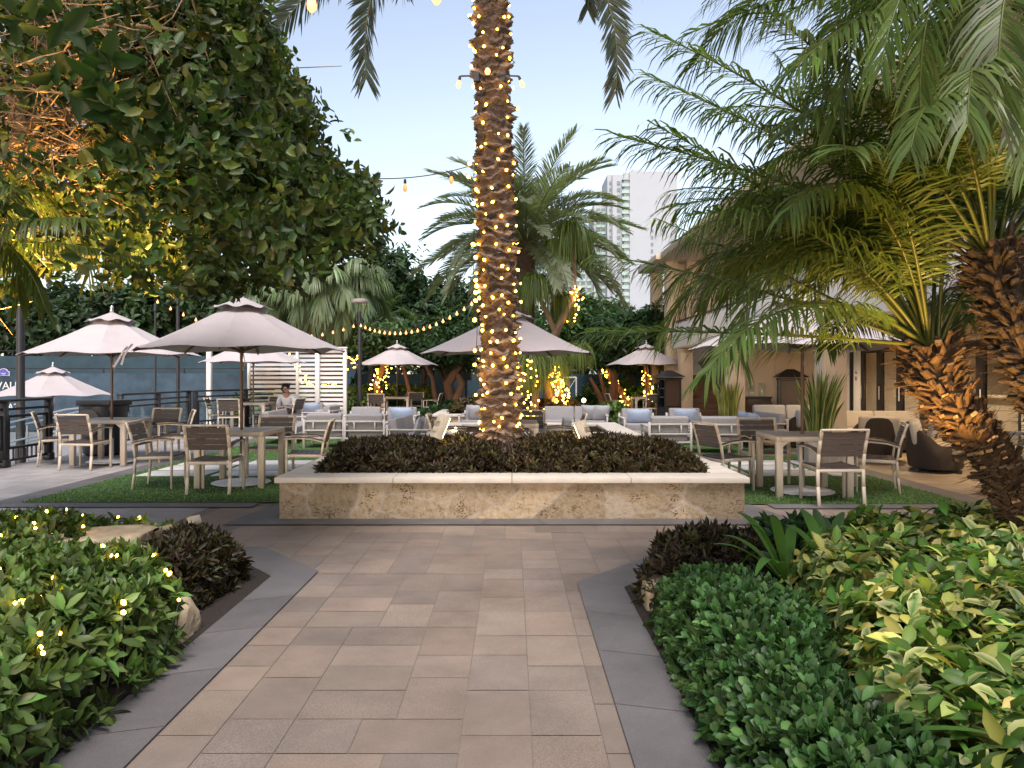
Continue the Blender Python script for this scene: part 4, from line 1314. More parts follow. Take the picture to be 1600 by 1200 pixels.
hedge('green_hedge', 'lit green leafy bush filling the left bed beside the path', [(-1.73, 1.7), (-1.75, 3.9), (-2.10, 4.35), (-2.45, 4.75), (-2.95, 5.0), (-3.2, 5.6), (-7, 5.6), (-7, 1.7)], .40, 640, 7, .088, .034, (.078, .125, .03), hi=1,
      soft=.12, rough=.07, rsc=2.2, tilt=(.25, 1.25), cvar=.32, col2=(.085, .12, .03), p2=.22)
hedge('green_hedge', 'green leafy bushes at the far edge of the left bed by the plaza', [(-2.65, 5.75), (-2.65, 6.02), (-7, 6.05), (-7, 5.5), (-3.25, 5.5)], .33, 640, 7, .085, .034, (.07, .12, .032), hi=1, soft=.22, rough=.05, tilt=(.25, 1.25), cvar=.3)
hedge('maroon_hedge', 'maroon bush in the corner of the left bed beside the rock', [(-1.98, 4.55), (-1.92, 5.38), (-2.35, 5.95), (-2.75, 5.85), (-2.8, 5.2), (-2.5, 4.7)], .30, 800, 9, .075, .022, (.04, .028, .015), soft=.3, rough=.05, tilt=(.25, 1.25), col2=(.05, .05, .018), p2=.35)
LBED = [HP[6], HP[7]]
# maroon and green planting round the far planter
hedge('maroon_hedge', 'clipped maroon bushes on the left of the far stone planter', [(-1.75, 20.3), (-.5, 20.3), (-.5, 21.8), (-1.75, 21.8)], .42, 200, 8, .12, .045, (.05, .035, .018), z0=.38, soft=.5, rough=.06, col2=(.07, .06, .02), p2=.4)
hedge('maroon_hedge', 'clipped maroon bushes on the right of the far stone planter', [(.6, 20.3), (1.95, 20.3), (1.95, 21.8), (.6, 21.8)], .38, 200, 8, .12, .045, (.06, .035, .018), z0=.38, soft=.5, rough=.06, col2=(.07, .05, .02), p2=.4)
hedge('green_hedge', 'leafy green bush right of the far planter, left of the small right umbrella', [(2.2, 19.6), (3.3, 19.6), (3.5, 22), (2.2, 22)], .62, 160, 8, .12, .05, (.05, .11, .025), soft=.6, rough=.1, col2=(.12, .17, .03), p2=.25)
hedge('green_hedge', 'low green groundcover in front of the twisted trunks left of the palm trunk', [(-3.1, 23.5), (-1.0, 23.5), (-1.0, 26), (-3.1, 26)], .45, 130, 8, .13, .05, (.035, .09, .025), soft=.5, rough=.08)
hedge('yellow_hedge', 'clipped yellow-green hedge behind the lamp post and small umbrella', [(-7.0, 28.0), (-2.9, 28.0), (-2.9, 29.2), (-7.0, 29.2)], 1.05, 90, 8, .15, .06, (.10, .15, .025), soft=.35, rough=.08, col2=(.24, .24, .03), p2=.5, layers=5)
hedge('green_hedge', 'dark green hedge low in front of the yellow-green hedge', [(-7.0, 26.9), (-2.7, 26.9), (-2.7, 27.8), (-7.0, 27.8)], .55, 120, 8, .14, .055, (.03, .075, .025), soft=.3, rough=.08, layers=4)
hedge('green_hedge', 'tall green bushes under the light-wrapped trees on the right', [(2.4, 26.4), (5.8, 26.4), (5.8, 28.4), (2.4, 28.4)], 1.15, 90, 8, .16, .06, (.05, .11, .025), soft=.6, rough=.18, col2=(.10, .16, .03), p2=.3, layers=5)
hedge('green_hedge', 'green bushes behind the white slatted screen', [(-9.0, 23.2), (-4.8, 23.2), (-4.8, 24.6), (-9.0, 24.6)], .9, 70, 8, .15, .06, (.05, .10, .03), soft=.4, rough=.15, col2=(.13, .16, .03), p2=.3, layers=5)

# fairy bulbs in the left bush
t = thing('fairy_lights', 'scattered fairy lights in the green bush of the left bed', 'string lights')
pts = [P(x, y, d) for x, y, d in ((12, 940, 4.6), (25, 930, 4.7), (62, 1068, 3.75), (4, 1068, 3.7), (208, 1010, 4.02), (214, 1024, 3.95), (123, 1024, 4.0), (145, 912, 4.85), (62, 885, 5.1), (12, 848, 5.5), (90, 826, 5.75), (160, 814, 5.9), (52, 1162, 3.2), (137, 985, 4.3), (16, 980, 4.3), (206, 1050, 3.8), (108, 1010, 4.1), (60, 842, 5.6), (182, 836, 5.7), (36, 905, 4.9), (90, 1110, 4), (30, 1120, 4), (170, 960, 4), (100, 940, 4), (200, 880, 4), (120, 870, 4), (40, 1010, 4), (180, 1060, 4), (8, 890, 4), (150, 1080, 4), (80, 980, 4), (30, 860, 4), (215, 830, 4), (130, 1150, 4))]
pts = [P(CX + (p.x / p.y) * F, HY - (p.z - HC) / p.y * F, min(6.0, (1.12 if (p.x / p.y) * F + CX < 190 else 1.24) * F / ((HC - p.z) / p.y * F))) for p in pts]
pts = []
for hx, hy, hz_, hn in LBED:
    sel = np.where((hx > -.72 * hy) & (hy > 2.3) & (hn[:, 2] > .2))[0]
    for i in rng.choice(sel, 44 if len(sel) > 900 else 10, replace=False): pts.append(Vector((hx[i], hy[i], hz_[i])) + Vector(hn[i]) * .055)
rest = list(pts); cur = rest.pop(0); chain = [cur]
while rest:
    cur = min(rest, key=lambda q: (q - cur).length); rest.remove(cur); chain.append(cur)
w = MB()
route = []
for p, q in zip(chain[:-1], chain[1:]):
    a_, b_ = p.lerp(q, .3), p.lerp(q, .7); a_.z = b_.z = .10
    route += [p + Vector((0, 0, -.012)), a_, b_]
w.tube(route, .0025, 4); w.build('wire', M['blackmetal'], t)
bulbs(t, BULB, pts)
for o in t.children:
    if o.name.startswith('bulb'): k_ = random.uniform(.5, .8); o.scale = (k_, k_, k_)


def rock(lab, loc, size, seed):
    b = bmesh.new(); bmesh.ops.create_icosphere(b, subdivisions=4, radius=1)
    V = np.array([tuple(v.co) for v in b.verts])
    o_ = np.array([seed * 1.7, seed * .9, seed])
    r_ = 1 + .26 * wob(V + o_, 1.2) + .14 * np.abs(wob(V + o_, 2.6)) + .07 * np.abs(wob(V + o_, 6)) + .03 * wob(V + o_, 14)
    for v, k in zip(b.verts, r_):
        v.co = Vector((max(-.82, min(.82, v.co.x * k)) * size[0], v.co.y * k * size[1], max(-.5, min(.68, v.co.z * k)) * size[2]))
    me = bpy.data.meshes.new('boulder'); b.to_mesh(me); b.free(); me.materials.append(M['rock'])
    me.polygons.foreach_set('use_smooth', [True] * len(me.polygons))
    o = bpy.data.objects.new('boulder', me); o.location = loc; link(o)
    return tag(o, lab, 'rock', 'limestone rocks in the beds')


rock('broad pale limestone rock between the green and maroon bushes of the left bed', (-2.95, 5.30, .14), (.40, .30, .34), 2)
rock('pale rock below the broad one, half under the green leaves', (-2.72, 4.85, .12), (.30, .22, .34), 5)
rock('small round pale rock at the edge of the dark border in the left bed', (-1.98, 4.22, .05), (.17, .2, .22), 8)
rock('small pinkish rock at the dark corner of the right bed', (.97, 4.78, .06), (.14, .12, .17), 12)

# bird-of-paradise like blades in the right bed
def blades(lab, base, targets, w_):
    t = thing('strap_leaf_plant', lab, 'plant', base)
    for p in targets:
        tip = Vector(p) - Vector(base)
        n = 12; vs = []; fs = []
        h = Vector((tip.x, tip.y, 0)); sd = Vector((-h.y, h.x, 0)).normalized() if h.length > .05 else Vector((1, 0, 0))
        for i in range(n + 1):
            u = i / n
            c = tip * u; c.z = tip.z * (2 * u - u * u) * 1.0 if tip.z > .15 else tip.z * u + .5 * u * (1 - u)
            w2 = w_ * (math.sin(math.pi * min(1, u * .92 + .06)) ** .7) * (.35 + .65 * min(1, u * 3))
            up = Vector((0, 0, .25 * w2))
            vs += [c + sd * w2 + up, c, c - sd * w2 + up]
        for i in range(n):
            a = i * 3; fs += [(a, a + 1, a + 4, a + 3), (a + 1, a + 2, a + 5, a + 4)]
        k = rng.uniform(.8, 1.2)
        npmesh('blade', np.array([tuple(v) for v in vs]), fs, None, np.array([.065, .15, .03]) * k, M['leaf'], t, True)
    return t


blades('young palm with long green strap leaves among the maroon bush of the right bed', (1.62, 4.35, .25),
       [P(1115, 850, 4.3), P(1130, 836, 4.55), P(1165, 818, 4.3), P(1203, 805, 4.2), P(1215, 880, 4.0), P(1180, 900, 4.1), P(1160, 880, 4.7), P(1240, 820, 4.6), P(1150, 800, 4.7)], .034)
blades('second strap-leaf plant with blades leaning left, behind the variegated shrub', (1.80, 4.2, .38),
       [P(1250, 795, 4.7), P(1272, 795, 4.8), P(1318, 800, 4.8), P(1225, 820, 4.4), P(1375, 815, 5.2), P(1345, 790, 5.3), P(1290, 808, 5.0)], .034)
blades('single strap leaf sprouting from the green groundcover at the bottom right', (1.12, 2.45, .25), [P(1446, 1120, 2.25), P(1560, 1150, 2.2), P(1500, 1135, 2.6)], .02)

# ================================================================== PYGMY PALMS, RIGHT
def boots_trunk(path, rad, n, cols, seed, parent, size=1.0):
    lv = Leaves(); r0 = np.random.default_rng(seed)
    pts = [Vector(p) for p in path]
    K = 40; fine = []
    for i in range(K + 1):
        u = i / K * (len(pts) - 1); j = min(int(u), len(pts) - 2); f = u - j
        p0 = pts[max(j - 1, 0)]; p1 = pts[j]; p2 = pts[j + 1]; p3 = pts[min(j + 2, len(pts) - 1)]
        fine.append(.5 * ((2 * p1) + (p2 - p0) * f + (2 * p0 - 5 * p1 + 4 * p2 - p3) * f * f + (3 * p1 - p0 - 3 * p2 + p3) * f ** 3))
    rr = [float(np.interp(i / K * (len(pts) - 1), range(len(pts)), rad)) for i in range(K + 1)]
    lv.tube(fine, [x * .82 for x in rr], 14, cols[0], .25)
    tro = lv.build('trunk', M['bark'], parent, True)
    bt = Leaves()
    for k in range(n):
        u = (k + r0.random() * .5) / n
        i = u * K; j = min(int(i), K - 1); f = i - j
        c = fine[j].lerp(fine[j + 1], f); ax = (fine[j + 1] - fine[j]).normalized(); r_ = rr[j]
        x = ax.cross(Vector((0, 1, 0))).normalized(); y = ax.cross(x)
        a = k * 2.39996 + r0.normal(0, .12)
        out = x * math.cos(a) + y * math.sin(a); sd = ax.cross(out)
        L = size * (.06 + .075 * r0.random() ** 1.5) * (.6 + .6 * u); wd = size * (.014 + .014 * r0.random()); th = size * (.007 + .006 * r0.random())
        d = (ax * (.85 + .3 * r0.normal()) + out * (.5 + .4 * u + .3 * r0.normal()) + sd * .4 * r0.normal()).normalized()
        nn = d.cross(sd).normalized()
        b0 = c + out * r_ * .72
        vs = []
        for t_, kk in ((0, 1.25), (1, .8)):
            q = b0 + d * L * t_
            for e, g_ in ((-1, -1), (1, -1), (1, 1), (-1, 1)):
                vs.append(tuple(q + sd * wd * e * kk + nn * th * g_ * kk))
        body = np.array(cols[0]) * (.7 + .7 * r0.random()); cut = np.array(cols[1]) * (.6 + .6 * r0.random()) if r0.random() < cols[2](u) else body * 1.2
        V = np.array(vs + vs[4:])
        bt.raw(V, [[0, 1, 5, 4], [1, 2, 6, 5], [2, 3, 7, 6], [3, 0, 4, 7], [8, 9, 10, 11]], None, np.concatenate([np.tile(body, (8, 1)), np.tile(cut, (4, 1))]))
        # fibres
        for _q in range(2):
            p0 = b0 + sd * wd * r0.normal()
            bt.tube([p0, p0 + d * L * .7 + out * .02, p0 + d * L * (1 + .6 * r0.random()) + out * .03 - Vector((0, 0, .03)) + sd * .03 * r0.normal()], [.003, .0025, .001], 3, np.array(cols[0]) * 1.6)
    bt.build('leaf_bases', M['bark'], parent)
    return fine[-1]


def pygmy(lab, path, rad, tips, nrand, seed, cols, col=(.082, .125, .032), ll=.34, nb=620, L=1.9, azr=None):
    b0 = Vector(path[0])
    t = thing('pygmy_date_palm', lab, 'palm tree', b0)
    top = boots_trunk([Vector(p) - b0 for p in path], rad, nb, cols, seed, t)
    for q in tips:
        px, py, d = q[:3]; tip = P(px, py, d) - b0
        ev = q[3] if len(q) > 3 else None
        az, e, b, L2 = solve_frond(top, tip, L * 1.05, ev)
        f = Leaves()
        f.frond((top.x + .05 * math.cos(az), top.y + .05 * math.sin(az), top.z), az, e, L2, b, ll * rng.uniform(.9, 1.15), 84, .0145, .25, .75 + rng.normal(0, .2), np.array(col) * rng.uniform(.8, 1.25), .2, pet=.20, rr=.013,
                rc=(.10, .12, .025), a0=68, a1=30, tip=(.9, .62), tw=rng.normal(0, .15), sideb=rng.normal(0, .1), dry=.2)
        f.build('frond', M['palmleaf'], t)
    for k in range(nrand):
        az = (k * 2.4 + seed) if azr is None else rng.uniform(*azr); e = rng.uniform(.4, 1.35)
        f = Leaves()
        f.frond((top.x + .05 * math.cos(az), top.y + .05 * math.sin(az), top.z), az, e, L * rng.uniform(.85, 1.1), rng.uniform(1.1, 1.8), ll, 76, .0145, .25, .8, np.array(col) * rng.uniform(.75, 1.25), .2, pet=.2, rr=.013,
                rc=(.10, .12, .025), a0=68, a1=30, tip=(.9, .62), tw=rng.normal(0, .2), sideb=rng.normal(0, .15), dry=.2)
        f.build('frond', M['palmleaf'], t)
    # spear leaves and bare stalks at the heart
    return t


BC = [(.055, .032, .016), (.34, .21, .09), lambda u: .10 + .5 * (u > .5)]
pygmy('pygmy date palm with a leaning shaggy trunk lit orange, nearest on the right', [(3.78, 4.42, -.05), (3.52, 4.42, .2), P(1612, 820, 4.45), P(1577, 760, 4.46), P(1545, 702, 4.47), P(1505, 655, 4.48), P(1466, 600, 4.5), P(1455, 540, 4.5)], [.10, .10, .10, .105, .11, .125, .15, .155],
      [(942, 512, 4.0), (958, 398, 4.4), (1090, 585, 3.6), (1120, 250, 5.4), (1200, 200, 3.9), (1300, 130, 4.2), (1420, 60, 4.4), (1480, 40, 5.2), (1560, 100, 4.6), (1250, 330, 3.5), (1150, 470, 5.6), (1060, 520, 4.9), (1180, 560, 4.2), (1040, 200, 4.3), (1350, 60, 5.4), (1060, 300, 5.0), (1090, 390, 4.9), (1150, 420, 5.2), (1120, 450, 4.4), (1060, 450, 5.4), (1240, 420, 5.5), (1200, 330, 5.6), (1100, 330, 3.7), (1330, 240, 3.3), (1230, 90, 5.2), (1030, 335, 5.5), (1065, 375, 5.2), (1135, 375, 5.6), (1165, 325, 5.3), (1195, 400, 5.7), (1225, 285, 5.7), (1105, 500, 5.3), (1260, 370, 5.2)], 6, 3, BC, azr=(-.3, 1.9))
BC2 = [(.032, .021, .013), (.10, .06, .028), lambda u: .3]
pygmy('pygmy date palm with a dark leaning trunk crossing the upper right', [(3.9, 4.15, -.05), (3.6, 4.15, .6), P(1680, 700, 4.18), P(1624, 600, 4.2), P(1578, 490, 4.2), P(1548, 395, 4.2)], [.14, .13, .125, .12, .125, .13],
      [(985, 205, 4.1), (1030, 120, 4.6), (1040, 40, 3.8), (1180, 40, 3.5), (1300, -40, 3.9), (1120, 180, 5.0), (1250, 210, 3.3), (1420, 250, 3.0), (1520, 200, 3.1), (1600, 250, 3.3), (1060, 330, 5.3), (1380, 330, 5.6), (1640, 150, 4.2), (1200, 260, 5.6), (1460, 330, 4.6), (1330, 300, 4.9), (1270, 150, 4.4)], 16, 5, BC2, azr=(-.6, 2.4))
pygmy('tallest pygmy date palm whose crown hangs in from above the upper right corner', [(4.2, 3.9, -.05), (3.9, 3.9, 1.2), (3.4, 3.9, 2.4), (3.0, 3.9, 3.3), (2.85, 3.9, 3.7)], [.16, .14, .14, .15, .15],
      [(1075, 70, 3.5), (1130, 10, 3.3), (1230, 130, 3.2), (1330, 170, 3.3), (1450, 200, 3.2), (1560, 180, 3.2), (1180, 60, 4.2), (1100, 100, 4.5), (1300, 120, 4.6), (1250, 20, 3.0), (1400, 100, 3.0), (1500, 60, 4.4)], 8, 8, BC2, azr=(-.6, 2.0), nb=360)
BC3 = [(.06, .04, .02), (.2, .12, .05), lambda u: .4]
pygmy('small palm at the left edge with warm lit fronds in front of the leafy tree', [(-4.15, 4.9, -.05), (-4.1, 4.9, 1.2), (-4.05, 4.9, 2.3)], [.13, .12, .13],
      [(215, 408, 4.6), (140, 350, 4.3), (60, 480, 4.4), (120, 430, 5.1), (30, 300, 4.0), (10, 470, 4.6), (80, 330, 5.3)], 8, 2, BC3, col=(.06, .085, .018), nb=140, L=1.5, ll=.26, azr=(1.4, 4.6))

# ================================================================== LEAFY TREE, UPPER LEFT
tree = thing('broadleaf_tree', 'large leafy tree reaching in from the upper left, its inside lit golden', 'tree', (-5.4, 5.6, 0))
off = Vector((-5.4, 5.6, 0))
br = Leaves()
BK = (.27, .18, .10)
def limb(pts, r0, r1, n=9):
    q = [Vector(p) - off for p in pts]
    K = len(q)
    fine = []
    for i in range(5 * (K - 1) + 1):
        u = i / 5; j = min(int(u), K - 2); f = u - j
        a, b_, c_, d_ = q[max(j - 1, 0)], q[j], q[j + 1], q[min(j + 2, K - 1)]
        fine.append(.5 * ((2 * b_) + (c_ - a) * f + (2 * a - 5 * b_ + 4 * c_ - d_) * f * f + (3 * b_ - a - 3 * c_ + d_) * f ** 3))
    m_ = len(fine)
    br.tube(fine, [r0 + (r1 - r0) * (i / (m_ - 1)) for i in range(m_)], n, BK, .08)
    return fine
TR0 = Vector((-5.4, 5.6, 0)); LM = []
limb([TR0, (-5.35, 5.6, .9), (-5.1, 5.55, 1.9), P(-140, 330, 5.5), P(-40, 250, 5.4)], .20, .085, 12)
LM.append(limb([P(-60, 262, 5.4), P(-5, 240, 5.4), P(32, 205, 5.35), P(22, 150, 5.4), P(62, 122, 5.5), P(82, 60, 5.6), P(150, 10, 5.8), P(230, -80, 6.2)], .062, .02))
LM.append(limb([P(22, 215, 5.38), P(80, 182, 5.5), P(130, 185, 5.7), P(170, 215, 6.0), P(250, 240, 6.5), P(360, 260, 7.0)], .04, .012))
LM.append(limb([P(25, 228, 5.4), P(120, 225, 5.7), P(210, 245, 6.1), P(330, 290, 6.6), P(450, 320, 7.2)], .042, .012))
LM.append(limb([P(72, 118, 5.5), P(130, 95, 5.6), P(200, 115, 5.8), P(270, 150, 6.1), P(360, 160, 6.6), P(430, 190, 7.0)], .036, .010))
LM.append(limb([P(62, 122, 5.5), P(105, 60, 5.3), P(180, 40, 5.2), P(300, 50, 5.4), P(380, 60, 5.8)], .028, .008))
LM.append(limb([P(-30, 250, 5.4), P(60, 262, 5.9), P(170, 300, 6.6), P(220, 340, 7.2), P(300, 380, 7.8)], .036, .012))
LM.append(limb([(-5.3, 5.6, 1.5), (-5.0, 6.0, 2.6), (-4.2, 6.7, 3.1), (-3.2, 7.2, 3.2), (-2.4, 7.5, 3.1)], .11, .02))
LM.append(limb([(-5.3, 5.6, 1.7), (-5.4, 5.0, 3.0), (-4.9, 4.6, 4.2), (-4.2, 4.6, 4.9)], .10, .02))
# fine twigs that fill the inside
for k in range(760):
    src = LM[k % 7]; p = Vector(src[rng.integers(int(len(src) * .6))]) + Vector(rng.normal(0, .25, 3))
    d = Vector(rng.normal(0, 1, 3) * np.array([1, .7, .6])).normalized()
    L_ = rng.uniform(.25, .75); b_ = Vector(rng.normal(0, .12, 3))
    br.tube([p, p + d * L_ * .5 + b_ * .5, p + d * L_ + b_ * 1.4], [.007, .005, .0025], 4, np.array(BK) * rng.uniform(.7, 1.4))
br.build('branches', M['bark'], tree, True)
OUT = [(-700, -400), (440, -400), (405, 5), (400, 40), (445, 75), (474, 130), (478, 190), (452, 215), (478, 245), (490, 268), (540, 268), (575, 295), (572, 318), (604, 345), (590, 372), (560, 392), (528, 385), (512, 405), (470, 405), (452, 440), (380, 432), (330, 440), (240, 440), (150, 418), (60, 412), (-40, 425), (-700, 500)]
N0 = 52000
Y_ = rng.uniform(4.0, 7.7, N0); X_ = rng.uniform(-6.2, -1.0, N0); Z_ = rng.uniform(1.8, 5.2, N0)
px = CX + X_ / Y_ * F; py = HY - (Z_ - HC) / Y_ * F
pc = np.stack([X_, Y_, Z_], 1)
keep = inpoly(px + 26 * wob(pc + 9, 4.5) + rng.normal(0, 9, N0), py + 22 * wob(pc - 7, 4.5) + rng.normal(0, 9, N0), OUT)
den = wob(pc + 3, 1.5) + .5 * wob(pc, 3.6)
# nearer the viewer the crown is thinner; the lit inside near the limbs stays open
near = np.clip((Y_ - 4.0) / 1.9, 0, 1)
inside = np.exp(-(((px - 60) / 130) ** 2 + ((py - 190) / 120) ** 2))
pk = np.clip(.50 + .42 * den, .05, 1) * (.10 + .90 * near ** 1.6) * np.where(Y_ < 6.0, 1 - .95 * inside, 1 - .72 * inside) * np.where((px < -60) | (py < -60), .22, 1)
pk = pk * np.where((py > 330) & (px < 330), .9, 1.0)
keep &= rng.random(N0) < pk * .62
pc = pc[keep]
print('tree clusters', len(pc))
cn = np.array([-4.2, 6.6, 3.4])
nr = unit(unit(pc - cn) * .7 + rng.normal(0, .6, pc.shape) + np.array([.1, -.1, .15]))
lv = Leaves()
lv.rosettes(pc - np.array(off), nr, 7, .090, .046, (.5, 1.5), (.040, .068, .018), .30, .22, .25, .035, col2=(.09, .105, .022), p2=.25)
# hanging sprays of larger leaves nearest the viewer
sp = [P(x, y, d) for x, y, d in ((150, 130, 4.5), (110, 110, 4.55), (190, 150, 4.55), (215, 165, 4.6), (180, 195, 4.6), (160, 95, 4.5), (235, 190, 4.7), (280, 200, 4.8), (270, 235, 4.8), (45, 25, 4.3), (95, 30, 4.4), (205, 235, 4.7))]
lv.rosettes(np.array([tuple(p - off) for p in sp]), np.tile(np.array([[.3, -.6, -.5]]), (len(sp), 1)), 6, .17, .085, (.6, 1.5), (.028, .06, .018), .2, .2, .3, .05)
lv.build('crown', M['leaf'], tree)
# ================================================================== TREES BEHIND
def crown_pts(cen, rad, n, nb, seed, shell=.55):
    r0 = np.random.default_rng(seed)
    B = r0.normal(0, 1, (nb, 3)); B = unit(B) * (r0.random((nb, 1)) ** .45) * .72
    br_ = .30 + .22 * r0.random(nb)
    i = r0.integers(0, nb, n)
    d = unit(r0.normal(0, 1, (n, 3)))
    rr = br_[i] * (shell + (1 - shell) * r0.random(n) ** .6) * (1 + .18 * r0.normal(0, 1, n))
    p = B[i] + d * rr[:, None]
    tint = (.72 + .55 * r0.random(nb))[i]
    return np.array(cen) + p * np.array(rad), unit(d + np.array([0, 0, .35])), tint


def bgtree(lab, x, y, zc, rad, n, leaf, col, seed, z0=0.0, nb=14, col2=None, trunk=True, tr=.16, group=None, lean=0.0, k=6):
    t = thing('tree', lab, 'tree', (x, y, z0), 0, group)
    cp, cn, ti = crown_pts((0, 0, zc - z0), rad, n, nb, seed)
    lv = Leaves()
    for lo, hi in ((0, .9), (.9, 1.1), (1.1, 2)):
        s = (ti >= lo) & (ti < hi)
        if s.any():
            c = np.array(col) * ti[s].mean()
            lv.rosettes(cp[s], cn[s], k, leaf, leaf * .5, (.5, 1.5), c, .28, .2, .25, leaf * .35, col2=col2, p2=.18 if col2 else 0)
    lv.build('crown', M['leaf'], t)
    b = Leaves(); r0 = np.random.default_rng(seed + 99)
    b.tube([(0, 0, 0), (.1 + lean, 0, (zc - z0) * .45), (lean * 1.5, 0, zc - z0)], [tr, tr * .8, tr * .4], 8, (.085, .055, .035))
    for q in range(7):
        i = r0.integers(len(cp)); e = Vector(cp[i])
        b.tube([(lean * .6, 0, (zc - z0) * (.35 + .3 * r0.random())), Vector((lean, 0, (zc - z0) * .75)).lerp(e, .5), e], [tr * .5, tr * .3, tr * .1], 6, (.085, .055, .035))
    b.build('trunk', M['bark'], t, True)
    return t


DK = (.030, .058, .022)
TG2 = 'dark trees beyond the fence'
far = [(-26, 41, 4.6, (5, 4, 3.4), 'leftmost dark tree beyond the fence, showing above the railing'),
       (-20.5, 43, 4.2, (4, 3, 2.9), 'second dark tree from the left beyond the fence, with sky gaps above it'),
       (-16.3, 41, 4.6, (3.2, 3, 3.1), 'dark tree beyond the fence behind the railing-side umbrella'),
       (-12.6, 43, 5.0, (3.6, 3, 3.2), 'dark tree beyond the fence behind the nearest left umbrella'),
       (-8.6, 46, 5.2, (3.4, 3, 3.4), 'dark tree directly behind the drooping fan palm')]
for i, (x, y, zc, rad, lab) in enumerate(far):
    bgtree(lab, x, y, zc, rad, 2300, .42, DK, 40 + i, -.9, group=TG2, tr=.3)
bgtree('tallest dark tree, its rounded top against the sky left of the palm trunk', -6.9, 38, 5.2, (2.7, 2.5, 3.0), 2400, .30, (.026, .056, .020), 60, nb=22, group=TG2, tr=.3)
bgtree('broad dark tree sloping down from the tallest one towards the palm trunk', -3.6, 39, 4.4, (2.9, 2.4, 2.7), 2200, .30, (.028, .055, .022), 61, nb=22, group=TG2, tr=.3)
bgtree('dark tree directly behind the palm trunk', -.4, 40, 3.8, (2.6, 2.2, 2.4), 1500, .30, (.03, .06, .022), 62, nb=18, group=TG2, tr=.3)
bgtree('mid green tree under the string lights beside the twisted trunks', -2.6, 28.5, 2.9, (1.9, 1.4, 1.0), 1500, .20, (.035, .075, .022), 63, nb=18)
bgtree('green tree right of the ponytail palms, in front of the white tower', 3.1, 33, 3.4, (2.3, 1.8, 1.5), 1700, .24, (.035, .08, .02), 64, nb=18, col2=(.08, .13, .03))
bgtree('dark green tree between the ponytail palms and the clubhouse', 5.0, 31, 3.0, (2.1, 1.8, 1.5), 1700, .22, (.03, .065, .022), 65, nb=18)
bgtree('dark tree beside the tan end of the clubhouse', 6.2, 30, 2.9, (1.6, 1.5, 1.6), 1300, .22, (.028, .06, .022), 66, nb=14)
bgtree('low green tree far behind the ponytail palms', 1.0, 38, 2.6, (2.6, 2, 1.7), 1300, .28, (.035, .08, .022), 67, nb=16, col2=(.09, .14, .03))

hedge('tall_hedge', 'tall dark clipped hedge behind the middle court fence', [(-7.2, 33.2), (9.5, 33.2), (9.5, 35.2), (-7.2, 35.2)], 3.3, 26, 8, .34, .15, (.028, .055, .022), soft=.5, rough=.35, rsc=.8, layers=7, mat_='leaf')
# trees with twisted trunks
def twisted(lab, x, y, limbs, col, crown=None):
    t = thing('twisted_tree', lab, 'tree', (x, y, 0)); b = Leaves()
    for pts, r0, r1 in limbs:
        q = [P(px, py, d) - Vector((x, y, 0)) for px, py, d in pts]
        b.tube(q, [r0 + (r1 - r0) * i / (len(q) - 1) for i in range(len(q))], 8, col, .2)
    b.build('trunk', M['bark'], t, True)
    if crown:
        lv = Leaves()
        for cx, cy, d, rad, n, lf, c, sd in crown:
            cen = P(cx, cy, d) - Vector((x, y, 0))
            cp, cn, ti = crown_pts(tuple(cen), rad, n, 12, sd)
            lv.rosettes(cp, cn, 6, lf, lf * .45, (.5, 1.5), c, .35, .2, .25, .05)
        lv.build('crown', M['leaf'], t)
    return t


TB = (.17, .10, .06)
twisted('dark crowned tree with pale twisted trunks, just left of the lit palm trunk', -2.55, 27, [
    ([(692, 655, 27), (705, 625, 27), (700, 600, 27), (715, 575, 27), (735, 550, 27)], .26, .10), ([(696, 650, 27.1), (712, 628, 26.9), (722, 600, 27), (712, 578, 27), (690, 545, 27)], .20, .08),
    ([(690, 650, 27), (680, 620, 27), (676, 590, 27), (660, 560, 27)], .12, .06)], TB, [(700, 545, 27, (1.7, 1.3, .85), 1300, .20, (.030, .062, .022), 71)])
twisted('slim tree whose leaning trunk is lit orange below the small umbrella by the lamp post', -4.8, 27.5, [
    ([(603, 650, 27), (592, 622, 27), (588, 600, 27), (600, 570, 27), (618, 540, 27)], .17, .09), ([(629, 640, 27.2), (640, 610, 27.2), (632, 580, 27.2), (625, 550, 27.2)], .10, .06)], (.24, .12, .06),
    [(605, 530, 27, (1.3, 1.1, .7), 700, .2, (.05, .09, .03), 72)])
twisted('dark bushy tree with a fan of reddish stems right of the ponytail palms', 3.1, 26, [
    ([(945, 640, 26), (935, 615, 26), (922, 590, 26)], .12, .05), ([(948, 640, 26.1), (944, 610, 26), (935, 580, 26)], .12, .04), ([(955, 640, 26), (960, 600, 26), (955, 560, 26)], .2, .1)], (.2, .09, .045),
    [(950, 545, 26.5, (1.5, 1.2, .9), 1200, .2, (.028, .06, .022), 73)])
twisted('leaning tree wrapped in fairy lights under the small right umbrella', 4.1, 26.3, [([(985, 640, 26.3), (970, 612, 26.3), (952, 588, 26.3), (948, 565, 26.3)], .13, .09)], TB, [(955, 535, 26.8, (.9, .9, .6), 500, .2, (.03, .065, .022), 74)])
twisted('upright tree wrapped in fairy lights behind the pole of the small right umbrella', 4.9, 26.6, [([(1012, 640, 26.6), (1012, 610, 26.6), (1010, 580, 26.6), (1005, 550, 26.6)], .10, .08)], TB, [(1015, 520, 27, (1.1, 1, .8), 700, .2, (.03, .065, .022), 75)])


